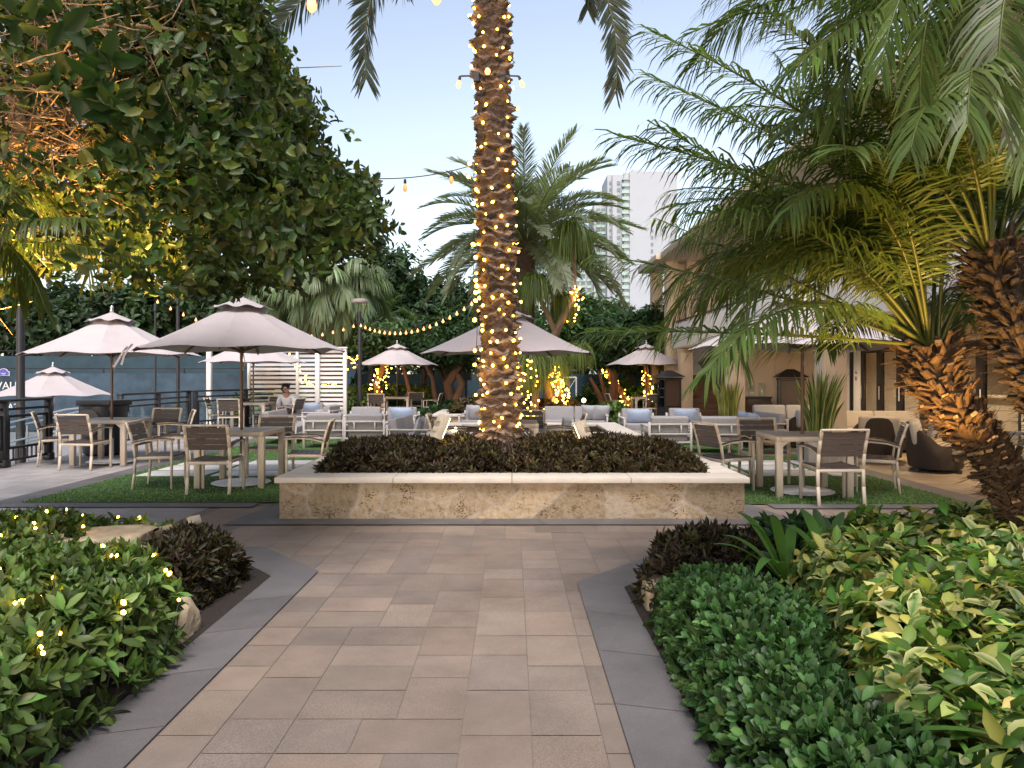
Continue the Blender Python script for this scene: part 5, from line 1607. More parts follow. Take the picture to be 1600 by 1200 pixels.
def lightpath(lab, pts, rad, n, mesh=None):
    t = thing('fairy_lights', lab, 'string lights')
    q = [P(*p) for p in pts]
    K = len(q) - 1
    w = MB(); path = []
    for i in range(60):
        u = i / 59 * K; j = min(int(u), K - 1); c = q[j].lerp(q[j + 1], u - j); a = i * .9
        path.append(c + Vector((math.cos(a) * rad, math.sin(a) * rad, 0)))
    w.tube(path, .004, 4); w.build('wire', M['blackmetal'], t)
    ps = []
    for i in range(n):
        u = (i + random.random()) / n * K; j = min(int(u), K - 1); c = q[j].lerp(q[j + 1], u - j); a = random.uniform(math.pi, 2 * math.pi)
        if random.random() < .2: a = random.uniform(0, 6.28)
        ps.append(c + Vector((math.cos(a) * rad * 1.15, math.sin(a) * rad * 1.15, random.uniform(-.05, .05))))
    bulbs(t, mesh or BULBF, ps)


lightpath('fairy lights on the leaning trunk under the small right umbrella', [(985, 640, 26.3), (970, 612, 26.3), (952, 588, 26.3), (948, 578, 26.3)], .16, 44)
lightpath('fairy lights on the upright trunk behind the pole of the small right umbrella', [(1012, 628, 26.6), (1012, 605, 26.6), (1008, 580, 26.6)], .15, 26)
lightpath('cluster of fairy lights below the small umbrella beside the lamp post', [(588, 612, 26.8), (596, 590, 26.8), (602, 574, 26.8)], .26, 38)
lightpath('fairy lights at the right edge of the white slatted screen', [(545, 578, 25.0), (548, 560, 25.0), (552, 556, 25)], .2, 24)
lightpath('fairy lights shining through the slats of the white screen', [(445, 552, 22.6), (466, 570, 22.6), (472, 590, 22.6), (485, 604, 22.6), (528, 600, 22.6)], .12, 44)

# ------------------------------------------------------------------ palms behind
def bgpalm(nm, lab, base, top, r0, r1, nf, L, ll, lw, col, elev, bend, hang, seed, n=70, cvar=.15, vang=.45, trunkcol=(.10, .07, .05), rc=(.14, .15, .06), a0=62, a1=26):
    b = Vector(base); t = thing(nm, lab, 'palm tree', b); tp_ = Vector(top) - b
    V, Q, C, TI2 = scaled_trunk([(0, 0, 0), (tp_.x * .5, tp_.y * .5, tp_.z * .5), tuple(tp_)], [r0 * 1.1, r0, r1], .16, 6, r0 * .28, seed, [np.array(trunkcol) * .6, np.array(trunkcol) * 1.4], na=30, dz=.04)
    npmesh('trunk', V, Q, None, C, M['bark'], t, True)
    r_ = np.random.default_rng(seed)
    for k in range(nf):
        u = (k + .5) / nf
        a = k * 2.39996 + r_.normal(0, .12)
        e = elev[0] + (elev[1] - elev[0]) * u + r_.normal(0, .06)
        f = Leaves()
        f.frond((tp_.x + r1 * .5 * math.cos(a), tp_.y + r1 * .5 * math.sin(a), tp_.z - .1 + .25 * u), a, e, L * r_.uniform(.88, 1.08), bend[0] + (bend[1] - bend[0]) * r_.random(), ll, n, lw, vang, hang, np.array(col) * r_.uniform(.8, 1.25), cvar,
                rr=.028, rc=rc, a0=a0, a1=a1, tip=(.9, .55), tw=r_.normal(0, .2), sideb=r_.normal(0, .1), dry=.1)
        f.build('frond', M['palmleaf'], t)
    return t


bgpalm('feather_palm', 'big feathery grey-green date palm with arching fronds behind the lit trunk', (.35, 22.6, 0), P(822, 378, 22.6), .27, .30, 72, 3.35, .58, .032, (.14, .17, .105), (-.3, 1.35), (.75, 1.35), .15, 21, n=90)
bgpalm('fan_palm', 'shaggy silvery-green palm with drooping leaves behind the nearest left umbrella', (-7.0, 28.5, 0), P(520, 455, 28.5), .42, .55, 54, 2.15, 1.15, .055, (.18, .24, .125), (-.55, 1.25), (1.3, 1.9), 1.5, 22, n=46, vang=.15, trunkcol=(.12, .075, .05), a0=70, a1=20)
bgpalm('fan_palm', 'smaller shaggy pale palm left of the big drooping one', (-9.6, 29.5, 0), P(425, 468, 29.5), .3, .35, 30, 1.9, 1.0, .07, (.14, .20, .10), (-.4, 1.2), (1.2, 1.8), 1.3, 23, n=30, vang=.15, a0=70, a1=20)
bgpalm('young_palm', 'low feathery palm under the string lights between lamp post and palm trunk', (-3.7, 29.5, 0), P(668, 545, 29.5), .12, .14, 22, 2.0, .5, .03, (.07, .12, .05), (.1, 1.3), (.8, 1.3), .4, 24, n=44)
bgpalm('young_palm', 'dark spreading palm between the right trees and the clubhouse end', (5.4, 28.0, 0), P(1005, 540, 28.0), .14, .16, 24, 2.4, .55, .035, (.04, .075, .035), (.0, 1.3), (.8, 1.5), .5, 25, n=44)
bgpalm('young_palm', 'small bright palm top in front of the foot of the white tower', (3.1, 36, 0), P(905, 490, 36), .12, .14, 18, 1.5, .4, .04, (.08, .15, .04), (.2, 1.3), (.7, 1.2), .3, 26, n=36)
bgpalm('young_palm', 'palm top just right of the white screen below the fan palm', (-6.0, 30.5, 0), P(590, 520, 30.5), .14, .16, 20, 1.9, .5, .04, (.07, .12, .045), (.0, 1.3), (.8, 1.4), .5, 27, n=40)


def ponytail(lab, base, heads, limbs, col, seed):
    b = Vector(base); t = thing('ponytail_palm', lab, 'tree', b); lb = Leaves()
    for pts, r0, r1 in limbs:
        q = [P(*p) - b for p in pts]
        lb.tube(q, [r0 + (r1 - r0) * i / (len(q) - 1) for i in range(len(q))], 9, (.20, .14, .09), .15)
    lb.build('trunk', M['bark'], t, True)
    for hx, hy, d, n, L in heads:
        c = np.array(P(hx, hy, d) - b); lv = Leaves()
        az = rng.uniform(0, 6.28, n); el = rng.uniform(-.2, 1.3, n); S = 7
        dr = np.stack([np.cos(az) * np.cos(el), np.sin(az) * np.cos(el), np.sin(el)], 1)
        ln = L * rng.uniform(.6, 1.1, n); p = np.tile(c, (n, 1)); rows = []
        sd = unit(np.stack([-np.sin(az), np.cos(az), np.zeros(n)], 1) + rng.normal(0, .4, (n, 3)))
        for s in range(S):
            w = .012 * (1 - s / S) + .002
            rows += [p - sd * w, p + sd * w]
            dr = unit(dr + np.array([0, 0, -1]) * (.55 + .15 * s)) if s else dr
            p = p + dr * (ln / S)[:, None] * (1.0 if s > 1 else .8)
        V = np.stack(rows, 1); o = np.arange(n)[:, None] * (2 * S)
        Q = np.concatenate([o + np.array([2 * s, 2 * s + 1, 2 * s + 3, 2 * s + 2]) for s in range(S - 1)])
        c2 = np.array(col)[None] * np.clip(1 + .3 * rng.normal(0, 1, (n, 1)), .4, 2)
        lv.raw(V.reshape(-1, 3), Q, None, np.repeat(c2, 2 * S, 0))
        lv.build('leaf_tuft', M['palmleaf'], t)
    return t


PY = (.105, .15, .035)
ponytail('ponytail palm right of the lit trunk, grassy tufts on bare limbs against the tower', (1.0, 20.9, .4),
         [(893, 362, 21, 760, 1.9), (838, 440, 20.6, 640, 1.5), (880, 470, 21.2, 560, 1.2), (862, 388, 21.3, 380, 1.3)],
         [([(860, 640, 20.9), (850, 560, 20.9), (868, 520, 20.9), (893, 470, 20.9), (897, 430, 21), (893, 372, 21)], .16, .06), ([(893, 470, 20.9), (905, 460, 21), (895, 440, 21)], .08, .05), ([(868, 520, 20.9), (850, 480, 20.7), (838, 450, 20.6)], .09, .05), ([(850, 560, 20.9), (878, 500, 21.1), (880, 478, 21.2)], .08, .05), ([(880, 480, 21), (868, 430, 21.2), (862, 398, 21.3)], .06, .03)], PY, 1)
ponytail('ponytail palm hugging the right side of the lit trunk, its leaves almost touching the bushes', (.55, 20.3, .4),
         [(832, 560, 20.2, 420, 1.6), (862, 560, 20.4, 420, 1.5), (905, 545, 20.8, 360, 1.2), (820, 585, 20.0, 260, 1.0)],
         [([(835, 640, 20.3), (838, 600, 20.3), (832, 568, 20.2)], .12, .05), ([(838, 605, 20.3), (858, 580, 20.4), (862, 566, 20.4)], .07, .04), ([(878, 620, 20.8), (870, 590, 20.8), (890, 562, 20.8), (905, 552, 20.8)], .09, .05)], PY, 2)
lightpath('fairy lights spiralling down the curved right limb of the ponytail palm', [(868, 572, 20.6), (864, 585, 20.6), (872, 600, 20.6), (880, 616, 20.6), (877, 630, 20.6)], .16, 90)
lightpath('fairy lights on the stems beside the lower right edge of the palm trunk', [(815, 560, 19.9), (822, 590, 19.9), (815, 620, 19.9), (835, 640, 19.7), (848, 652, 19.5)], .3, 66)
lightpath('fairy lights on the high bare limb of the ponytail palm', [(893, 470, 20.8), (900, 450, 20.8), (908, 468, 20.8), (890, 505, 20.8)], .08, 26)

# ================================================================== FENCES, RAILING, SCREEN
def fence(lab, x0, x1, y, z0, z1, m, step=3.0, rail=True):
    t = thing('court_fence', lab, 'fence', (x0, y, z0)); w = x1 - x0; h = z1 - z0
    n = int(w / .18); vs = []; fs = []
    for i in range(n + 1):
        for j in range(5):
            x = w * i / n; z = h * (.03 + .92 * j / 4)
            vs.append((x, -.05 + .035 * math.sin(x * 2.1 + j) + .02 * math.sin(x * 5.7 + j * 2.3) + random.uniform(-.008, .008), z))
    for i in range(n):
        for j in range(4):
            a = i * 5 + j; fs.append((a, a + 5, a + 6, a + 1))
    sc_ = MB(); sc_.add(vs, fs); sc_.build('windscreen', m, t, smooth=180)
    k = int(w / step)
    for i in range(k + 1):
        p = MB(); p.tube([(i * w / k, .04, 0), (i * w / k, .04, h + .1)], .035, 8); p.build('post', M['blackmetal'], t)
    r = MB()
    for z in (h + .08, h * .5): r.tube([(0, .04, z), (w, .04, z)], .025, 6)
    r.build('rail', M['blackmetal'], t)
    return t


f1 = fence('blue-green windscreened court fence, the nearer lower one on the left', -27, -6.9, 30.5, -.86, 1.70, M['screen'])
fence('taller darker court fence seen above the nearer blue-green one', -34, -6.4, 36.5, -.86, 2.62, M['screen2'])
fence('dark teal court fence behind the trees and hedges across the middle', -6.6, 9.5, 31.2, 0, 1.62, M['screen2'])
gt = thing('gate_frame', 'pale metal gate frame standing in front of the dark fence right of the ponytail palms', 'gate', (1.75, 29.8, 0))
b = MB(); b.tube([(0, 0, 0), (0, 0, 1.42)], .03, 8); b.tube([(.85, 0, 0), (.85, 0, 1.42)], .03, 8); b.tube([(0, 0, 1.40), (.85, 0, 1.40)], .03, 8); b.tube([(.02, 0, .1), (.83, 0, 1.35)], .015, 6)
b.build('frame', M['whitepaint'], gt)
b = MB(); b.box((.425, .04, .7), (.8, .01, 1.3)); b.build('panel', M['screen2'], gt)


def text(body, size, m, parent, loc, extr=.002, rot=(R(90), 0, 0), bold=False):
    cu = bpy.data.curves.new('lettering', 'FONT'); cu.body = body; cu.size = size; cu.extrude = extr; cu.align_x = 'CENTER'; cu.align_y = 'CENTER'
    if bold: cu.offset = size * .015
    o = bpy.data.objects.new('lettering', cu); COL.objects.link(o)
    dg = bpy.context.evaluated_depsgraph_get(); dg.update()
    me = bpy.data.meshes.new_from_object(o.evaluated_get(dg)); bpy.data.objects.remove(o)
    me.materials.clear(); me.materials.append(m)
    q = bpy.data.objects.new('lettering', me); q.location = loc; q.rotation_euler = rot
    return link(q, parent)


# lettering on the windscreen, one block above the other
text('VAU', .44, M['whitepaint'], f1, P(10, 603, 30.3) - Vector((-27, 30.5, -.86)), .004)
text('A2', .36, M['whitepaint'], f1, P(20, 636, 30.3) - Vector((-27, 30.5, -.86)), .004)
pq = thing('wall_plaque', 'small blue plaque with an arched top and white border hung on the fence', 'sign', P(6, 587, 30.2))
def plaque_poly(s):
    pts = [(-.24 * s, 0), (.24 * s, 0), (.24 * s, .16 * s)]
    for k in range(9):
        a = R(10) + R(160) * k / 8; pts.append((.17 * s * math.cos(a), (.18 + .12 * math.sin(a)) * s))
    return pts + [(-.24 * s, .16 * s)]
b = MB(); b.prism([(x, z) for x, z in plaque_poly(1.0)], 0, .02); po = b.build('border', M['whitepaint'], pq); po.rotation_euler = (R(90), 0, 0)
b = MB(); b.prism([(x, z + .014) for x, z in plaque_poly(.9)], .02, .026); po = b.build('plate', M['plaque'], pq); po.rotation_euler = (R(90), 0, 0)
for k, (zz, w_) in enumerate(((.10, .22), (.055, .12))):
    b = MB()
    for q in range(7 if k == 0 else 4): b.box((-.5 * w_ + w_ * (q + .5) / (7 if k == 0 else 4), -.028, zz), (w_ / 11, .004, .022))
    b.build('lettering', M['whitepaint'], pq)


def railing(lab, a, b, n, glass=True, z=0.0):
    a, b = Vector(a), Vector(b); d = b - a; L = d.length; ang = math.atan2(d.y, d.x)
    t = thing('terrace_railing', lab, 'railing', a, ang)
    bk = M['blackmetal']
    for i in range(n + 1):
        p = MB(); x = L * i / n
        p.box((x, 0, .53), (.10, .10, 1.06)); p.box((x, 0, .06), (.14, .14, .12)); p.build('post', bk, t, bevel=.005, seg=1)
    r = MB(); r.box((L / 2, 0, 1.085), (L + .1, .12, .045)); r.build('top_rail', bk, t, bevel=.006, seg=1)
    for i in range(n):
        x0, x1 = L * i / n + .051, L * (i + 1) / n - .051
        q = MB()
        for zz in (.94, .82, .30): q.box(((x0 + x1) / 2, 0, zz), (x1 - x0, .04, .04))
        q.box(((x0 + x1) / 2, 0, .10), (x1 - x0, .04, .035))
        q.box((x0 + .04, 0, .56), (.05, .045, .478)); q.box((x1 - .04, 0, .56), (.05, .045, .478))
        k = int((x1 - x0) / .11)
        for j in range(k): q.box((x0 + (j + .5) * (x1 - x0) / k, 0, .20), (.022, .022, .164))
        q.build('panel_frame', bk, t)
        g_ = MB(); g_.box(((x0 + x1) / 2, 0, .56), (x1 - x0 - .13, .008, .47)); g_.build('glass_panel', M['railglass'], t)
    return t


railing('black metal and glass railing along the edge of the left terrace', (-8.25, 8.5, 0), (-8.25, 13.1, 0), 4)
railing('black metal and glass railing farther along the terrace edge, past the litter bin', (-8.3, 15.6, 0), (-8.3, 18.9, 0), 2)
railing('black railing crossing behind the far left table', (-8.2, 19.05, 0), (-6.75, 22.3, 0), 2)
for i, (y, lab) in enumerate(((14.2, 'nearer pair of sloping grey handrails on the ramp beyond the railing'), (15.4, 'farther pair of sloping grey handrails on the ramp beyond the railing'))):
    h = thing('ramp_handrail', lab, 'handrail', (-12.4, y + 1, -.86), 0, 'ramp handrails')
    b = MB()
    for z in (.9, .5): b.tube([(0, 0, z), (3.2, 0, z + .75), (3.5, 0, z + .78)], .022, 8)
    b.build('rail', M['steel'], h)
    for k in range(3):
        p = MB(); p.tube([(.2 + 1.4 * k, 0, 0), (.2 + 1.4 * k, 0, .92 + .33 * k)], .022, 8); p.build('post', M['steel'], h)
lb_ = thing('litter_bin', 'dark navy litter bin with a domed face between the railings', 'bin', (-7.7, 13.9, 0), R(-12))
b = MB(); b.lathe([(.30, 0), (.36, .05), (.40, .6), (.40, .92)], 20); b.build('body', mat('bin_plastic', (.012, .016, .03), .4, .2, 10), lb_, smooth=40)
b = MB(); b.box((0, 0, .98), (.74, .6, .11)); b.box((0, .0, .86), (.7, .5, .14)); b.build('lid', M['blackmetal'], lb_, bevel=.03)
b = MB(); b.lathe([(0, 0), (.26, 0), (.25, .02), (0, .05)], 20, Matrix.Translation((0, -.385, .62)) @ Matrix.Rotation(R(90), 4, 'X')); b.build('face_panel', mat('bin_face', (.10, .095, .09), .5, .2, 12), lb_, smooth=40)

sc = thing('slatted_screen', 'white slatted privacy screen behind the reader, left of the lamp post', 'screen', (-7.72, 21.6, 0))
for k, (x, w_) in enumerate(((0, .07), (1.42, .07), (2.02, .12), (2.82, .10))):
    p = MB(); p.box((x, 0 if k != 2 else -.03, 1.14), (w_, .10 if k != 2 else .12, 2.28)); p.build('post', M['whitepaint'], sc, bevel=.004, seg=1)
for i in range(17):
    p = MB(); z = .14 + i * .128
    p.box((1.41, .06, z), (2.84, .018, .078)); p.build('slat', M['whitepaint'], sc)
p = MB(); p.box((1.41, 0.0, 2.30), (2.96, .14, .045)); p.build('top_rail', M['whitepaint'], sc, bevel=.004, seg=1)
pp = thing('pergola_post', 'single white square post left of the slatted screen', 'post', (-9.05, 22.0, 0))
b = MB(); b.box((0, 0, 1.12), (.13, .13, 2.24)); b.build('shaft', M['whitepaint'], pp, bevel=.005); b = MB(); b.box((0, 0, .04), (.2, .2, .08)); b.build('foot', M['whitepaint'], pp, bevel=.005)


def lamppost(lab, loc, h, r, head=True):
    t = thing('lamp_post', lab, 'lamp post', loc)
    b = MB(); b.lathe([(r * 2.0, 0), (r * 2.0, .08), (r * 1.25, .12), (r * 1.2, .8), (r, .85), (r * .9, h)], 14); b.build('pole', M['blackmetal'], t, smooth=40)
    if head:
        q = MB(); q.lathe([(r * 1.5, h), (r * 1.7, h + .06), (r * 1.0, h + .10), (.05, h + .35), (.05, h + .42)], 14); q.build('collar', M['blackmetal'], t, smooth=40)
        q = MB(); q.lathe([(.0, h + .72), (.26, h + .70), (.28, h + .74), (.27, h + .80), (.12, h + .84), (0, h + .845)], 24, caps=False); q.build('hood', M['pot'], t, smooth=40)
        q = MB()
        for k in range(4):
            a = math.pi / 2 * k + .4; q.bar((.24 * math.cos(a), .24 * math.sin(a), h + .71), (.06 * math.cos(a), .06 * math.sin(a), h + .10), .02, .02)
        q.build('bracket', M['blackmetal'], t)
    else:
        q = MB(); q.lathe([(r * .9, h), (r * 1.6, h + .02), (r * 1.5, h + .25), (.02, h + .3)], 14); q.build('cap', M['blackmetal'], t, smooth=40)
    return t


lamppost('black lamp post with a round open hood where the string lights are tied', (-4.98, 24.1, 0), 3.16, .075)
lamppost('thick black pole at the far left edge beyond the railing', (-10.35, 15.5, -.86), 4.6, .085, False)
lamppost('slim black pole behind the nearest left umbrella', (-9.35, 20.6, -.86), 4.6, .05, False)
lamppost('thin grey pole left of the slim black one', (-12.6, 26, -.86), 4.6, .035, False)

# ================================================================== READER ON THE SOFA
def skin_body(pts, edges, rad, name, m, parent, sub=2):
    me = bpy.data.meshes.new(name); me.from_pydata(pts, edges, []); me.materials.append(m)
    o = bpy.data.objects.new(name, me); link(o)
    md = o.modifiers.new('s', 'SKIN'); md.use_smooth_shade = True
    for i, r_ in enumerate(rad):
        o.data.skin_vertices[0].data[i].radius = (r_, r_) if not hasattr(r_, '__len__') else r_
    o.data.skin_vertices[0].data[0].use_root = True
    sb = o.modifiers.new('u', 'SUBSURF'); sb.levels = sub; sb.render_levels = sub
    dg = bpy.context.evaluated_depsgraph_get(); dg.update()
    m2 = bpy.data.meshes.new_from_object(o.evaluated_get(dg)); bpy.data.objects.remove(o)
    m2.name = name; m2.materials.clear(); m2.materials.append(m)
    q = bpy.data.objects.new(name, m2); link(q, parent); return q


per = thing('person', 'person in a white top and dark trousers, sitting bent over by the white screen', 'person', (-6.30, 20.62, 0), R(4))
# sits facing the viewer (-y); seat at .42
pts = [(0, 0.0, .47), (0, .03, .62), (0, .02, .78), (0, -.03, .92), (0, -.08, .99), (0, -.14, 1.06), (0, -.175, 1.15), (0, -.17, 1.22),
       (-.17, -.02, .91), (-.23, -.10, .68), (-.10, -.30, .60), (-.04, -.36, .60),
       (.17, -.02, .91), (.23, -.10, .68), (.10, -.30, .60), (.04, -.36, .60),
       (-.10, -.04, .48), (-.13, -.44, .50), (-.12, -.46, .10), (-.12, -.60, .04), (.10, -.04, .48), (.13, -.44, .50), (.12, -.46, .10), (.12, -.60, .04)]
edges = [(0, 1), (1, 2), (2, 3), (3, 4), (4, 5), (5, 6), (6, 7), (3, 8), (8, 9), (9, 10), (10, 11), (3, 12), (12, 13), (13, 14), (14, 15), (0, 16), (16, 17), (17, 18), (18, 19), (0, 20), (20, 21), (21, 22), (22, 23)]
rad = [.14, .125, .13, .12, .055, .075, .095, .07, .06, .045, .035, .028, .06, .045, .035, .028, .09, .065, .045, .04, .09, .065, .045, .04]
skin_body(pts, edges, rad, 'body', M['skin'], per)
sh = [pts[i] for i in (0, 1, 2, 3, 8, 9, 10, 12, 13, 14)]
skin_body(sh, [(0, 1), (1, 2), (2, 3), (3, 4), (4, 5), (5, 6), (3, 7), (7, 8), (8, 9)], [.165, .15, .155, .14, .085, .068, .055, .085, .068, .055], 'shirt', M['shirt'], per)
tr2 = [pts[i] for i in (0, 16, 17, 18, 20, 21, 22)]
skin_body(tr2, [(0, 1), (1, 2), (2, 3), (0, 4), (4, 5), (5, 6)], [.16, .105, .082, .062, .105, .082, .062], 'trousers', M['trousers'], per)
skin_body([(0, -.13, 1.14), (0, -.15, 1.20), (0, -.215, 1.235), (-.03, -.10, 1.08)], [(0, 1), (1, 2), (0, 3)], [.10, .115, .075, .07], 'hair', M['hair'], per)
fc = MB()
for s in (-1, 1): fc.box((s * .032, -.262, 1.135), (.022, .012, .009))
fc.box((0, -.272, 1.108), (.018, .03, .035)); fc.box((0, -.258, 1.072), (.04, .012, .008))
fc.build('face', M['hair'], per, bevel=.003)
hd = Leaves()
for s in (-1, 1):
    for k in range(5):
        x = s * .045 + (k - 2) * .017; ln = (.05, .075, .08, .075, .055)[k]
        if k == (0 if s > 0 else 4): hd.tube([(x, -.345, .60), (x - s * .03, -.365, .59), (x - s * .04, -.375, .585)], [.010, .009, .006], 6, (.42, .25, .17))
        else: hd.tube([(x, -.36, .60), (x, -.36 - ln * .6, .595), (x, -.36 - ln * .85, .575)], [.009, .008, .006], 6, (.42, .25, .17))
hd.build('fingers', M['bark'], per, True)

# ================================================================== CLUBHOUSE
cl = thing('clubhouse', 'two-storey white and tan clubhouse with a colonnade and glass doors along the right', 'building', (5.43, 12.8, 0))
O = Vector((5.43, 12.8, 0))
def cbox(name, m, a, b, bevel=0.0, parent=None):
    a, b = Vector(a), Vector(b); q = MB(); c = (a + b) / 2 - (O if parent is None else O)
    q.box(c, (abs(b.x - a.x), abs(b.y - a.y), abs(b.z - a.z))); return q.build(name, m, parent or cl, bevel=bevel)
for y in (12.8, 18.4, 23.7):
    co = cbox('column', M['tanstucco'], (5.43, y, 0), (5.83, y + .42, 2.36), .01)
    cbox('capital', M['tanstucco'], (5.405, y - .025, 2.22), (5.855, y + .445, 2.357), .008, None)
cbox('column', M['tanstucco'], (5.43, 7.2, 0), (5.83, 7.62, 2.36), .01)
cbox('fascia', M['stucco'], (5.33, 4.0, 2.40), (5.50, 24.6, 3.15), .006)
cbox('fascia', M['stucco'], (5.502, 24.43, 2.40), (8.6, 24.6, 3.15), .006)
cbox('soffit', M['tanwall'], (5.36, 4.0, 2.362), (13.0, 24.42, 2.398))
cbox('upper_floor', M['stucco'], (5.505, 4.0, 2.95), (13, 24.425, 3.1))
# recessed ground floor wall with doors
cbox('wall', M['stucco'], (8.2, 17.35, 0), (8.35, 19.5, 2.36)); cbox('wall', M['stucco'], (8.2, 8.6, 0), (8.35, 11.85, 2.36))
cbox('wall', M['tanwall'], (6.15, 19.5, 0), (8.35, 19.66, 2.36)); cbox('wall', M['tanwall'], (6.9, 19.3, 0), (7.15, 19.498, 2.36))
cbox('door_header', M['tanwall'], (8.2, 11.852, 2.12), (8.35, 17.348, 2.36))
ys = [11.85, 12.95, 13.85, 14.75, 15.65, 16.5, 17.35]
for i in range(6):
    y0, y1 = ys[i] + .002, ys[i + 1] - .002
    fr = MB()
    for yy in (y0 + .05, y1 - .05): fr.box(Vector((8.26, yy, 1.06)) - O, (.08, .10, 2.118))
    for zz in (.06, 2.06): fr.box(Vector((8.26, (y0 + y1) / 2, zz)) - O, (.078, y1 - y0 - .202, .12 if zz < 1 else .11))
    d = fr.build('glass_door', M['blackmetal'], cl)
    gl = MB(); gl.box(Vector((8.26, (y0 + y1) / 2, 1.06)) - O, (.012, y1 - y0 - .21, 1.88)); gl.build('pane', M['darkglass'], d)
    hn = MB(); hn.tube([Vector((8.19, y1 - .07, .95)) - O, Vector((8.19, y1 - .07, 1.25)) - O], .012, 6); hn.build('handle', M['steel'], d)
wn = MB(); wn.box(Vector((8.19, 10.6, .95)) - O, (.05, 1.0, 1.0)); wo = wn.build('window', M['blackmetal'], cl)
wn = MB(); wn.box(Vector((8.16, 10.6, .95)) - O, (.012, .86, .86)); wn.build('pane', M['towerglass'], wo)
wn = MB(); wn.box(Vector((8.192, 17.75, 1.3)) - O, (.03, .16, 1.5)); wn.build('window', M['blackmetal'], cl)
sg = MB(); sg.box(Vector((8.185, 17.52, 1.42)) - O, (.02, .06, .09)); sg.box(Vector((8.185, 17.52, 1.56)) - O, (.02, .05, .05)); sg.build('wall_sign', M['pot'], cl)
# room behind the doors
cbox('room_wall', M['stucco'], (12.2, 8.6, 0), (12.35, 19.5, 2.36)); cbox('room_wall', M['stucco'], (8.352, 17.36, 0), (12.198, 17.5, 2.36)); cbox('room_wall', M['stucco'], (8.352, 8.6, 0), (12.198, 8.75, 2.36))
# upper storey
cbox('wall', M['stucco'], (6.9, 4.0, 3.102), (7.1, 25.2, 5.4))
cbox('roof', M['tanstucco'], (5.0, 3.0, 5.402), (10.5, 24.8, 5.62), .02)
cbox('roof', M['tanstucco'], (4.85, 24.82, 5.402), (7.6, 28.4, 5.58), .02)
for a, b in (((5.25, 25.0, 0), (5.65, 25.4, 5.4)), ((5.95, 25.0, 3.1), (6.35, 25.4, 5.4)), ((5.25, 27.6, 0), (5.65, 28.0, 5.4))): cbox('column', M['tanstucco'], a, b, .01)
cbox('wall', M['tanwall'], (5.652, 25.55, 2.9), (7.4, 25.7, 5.4)); cbox('wall', M['tanwall'], (5.6, 27.0, 0), (5.75, 27.595, 3.0))
cbox('balcony_slab', M['tanstucco'], (5.2, 24.9, 2.72), (7.4, 28.2, 2.89)); cbox('balcony_slab', M['stucco'], (5.28, 24.65, 1.5), (6.9, 25.9, 1.62))
for i in range(5):
    y0 = 6 + i * 3.6
    w_ = cbox('window', M['blackmetal'], (6.83, y0, 3.5), (6.898, y0 + 2.0, 4.9))
    cbox('pane', M['towerglass'], (6.815, y0 + .1, 3.6), (6.829, y0 + 1.9, 4.8), 0, w_)
rl = MB()
for k in range(26): rl.box(Vector((5.42, 5 + k * .75, 3.55)) - O, (.02, .02, .79))
for z in (3.97, 3.25): rl.box(Vector((5.42, 14.6, z)) - O, (.05, 19.4, .045))
rl.build('balcony_railing', M['blackmetal'], cl)
stp = MB()
for k in range(8): stp.box(Vector((6.45, 24.0 + .28 * k, .095 + .19 * k)) - O, (1.05, .277, .18 ))
for k in range(8): stp.box(Vector((6.45, 24.02 + .28 * k, (.004 + .19 * k) / 2)) - O, (1.0, .23, max(.008, .19 * k)))
stp.build('staircase', M['wood'], cl)
cbox('landing_wall', M['stucco'], (5.9, 26.3, 0), (8.6, 26.45, 2.7))
hr = MB()
for s in (5.9, 7.0):
    hr.tube([Vector((s, 23.9, .95)) - O, Vector((s, 26.2, 2.5)) - O], .022, 6); hr.tube([Vector((s, 23.9, .75)) - O, Vector((s, 26.2, 2.3)) - O], .014, 6)
    for k in range(9): hr.tube([Vector((s, 24 + .27 * k, .05 + .18 * k)) - O, Vector((s, 24 + .27 * k, 1.0 + .182 * k)) - O], .012, 5)
hr.build('stair_railing', M['blackmetal'], cl)
b = MB(); b.box((0, 0, 0), (1.3, .03, 1.5), (0, R(-38), 0)); b.v = [v + Vector((6.75, 22.9, 1.7)) - O for v in b.v]; b.build('stair_canopy', M['blackmetal'], cl)
# ceiling lamps that are lit
for i, (x, y) in enumerate(((9.6, 12.6), (9.6, 14.2), (9.6, 15.8), (11.2, 13.4), (11.2, 15.2), (7.0, 10.5), (7.0, 13.6), (7.0, 16.6), (7.3, 21.6))):
    t = thing('ceiling_lamp', ['lit ceiling lamp nearest inside the glass doors', 'lit ceiling lamp behind the second glass door', 'lit ceiling lamp farthest inside the glass doors', 'lit ceiling lamp deep in the room on the right', 'lit ceiling lamp deep in the room on the left',
                               'lit soffit lamp above the nearest end of the colonnade', 'lit soffit lamp in front of the middle glass doors', 'lit soffit lamp between the nearest and middle columns', 'lit soffit lamp behind the farther columns'][i], 'lamp', (x, y, 2.36), 0, 'recessed ceiling lamps')
    b = MB(); b.lathe([(.09, 0), (.12, 0), (.12, -.012), (.09, -.012)], 18); b.build('trim', M['whitepaint'], t)
    b = MB(); b.lathe([(0, -.006), (.088, -.006)], 18, caps=False); b.build('lens', M['ceillamp'], t)
    l = bpy.data.lights.new('spot_light', 'SPOT'); l.energy = CEIL_W * (6 if x < 8 else 7); l.color = (1, .70, .40); l.spot_size = R(150); l.spot_blend = .8; l.shadow_soft_size = .09
    o = bpy.data.objects.new('spot_light', l); o.location = (0, 0, -.03); link(o, t)

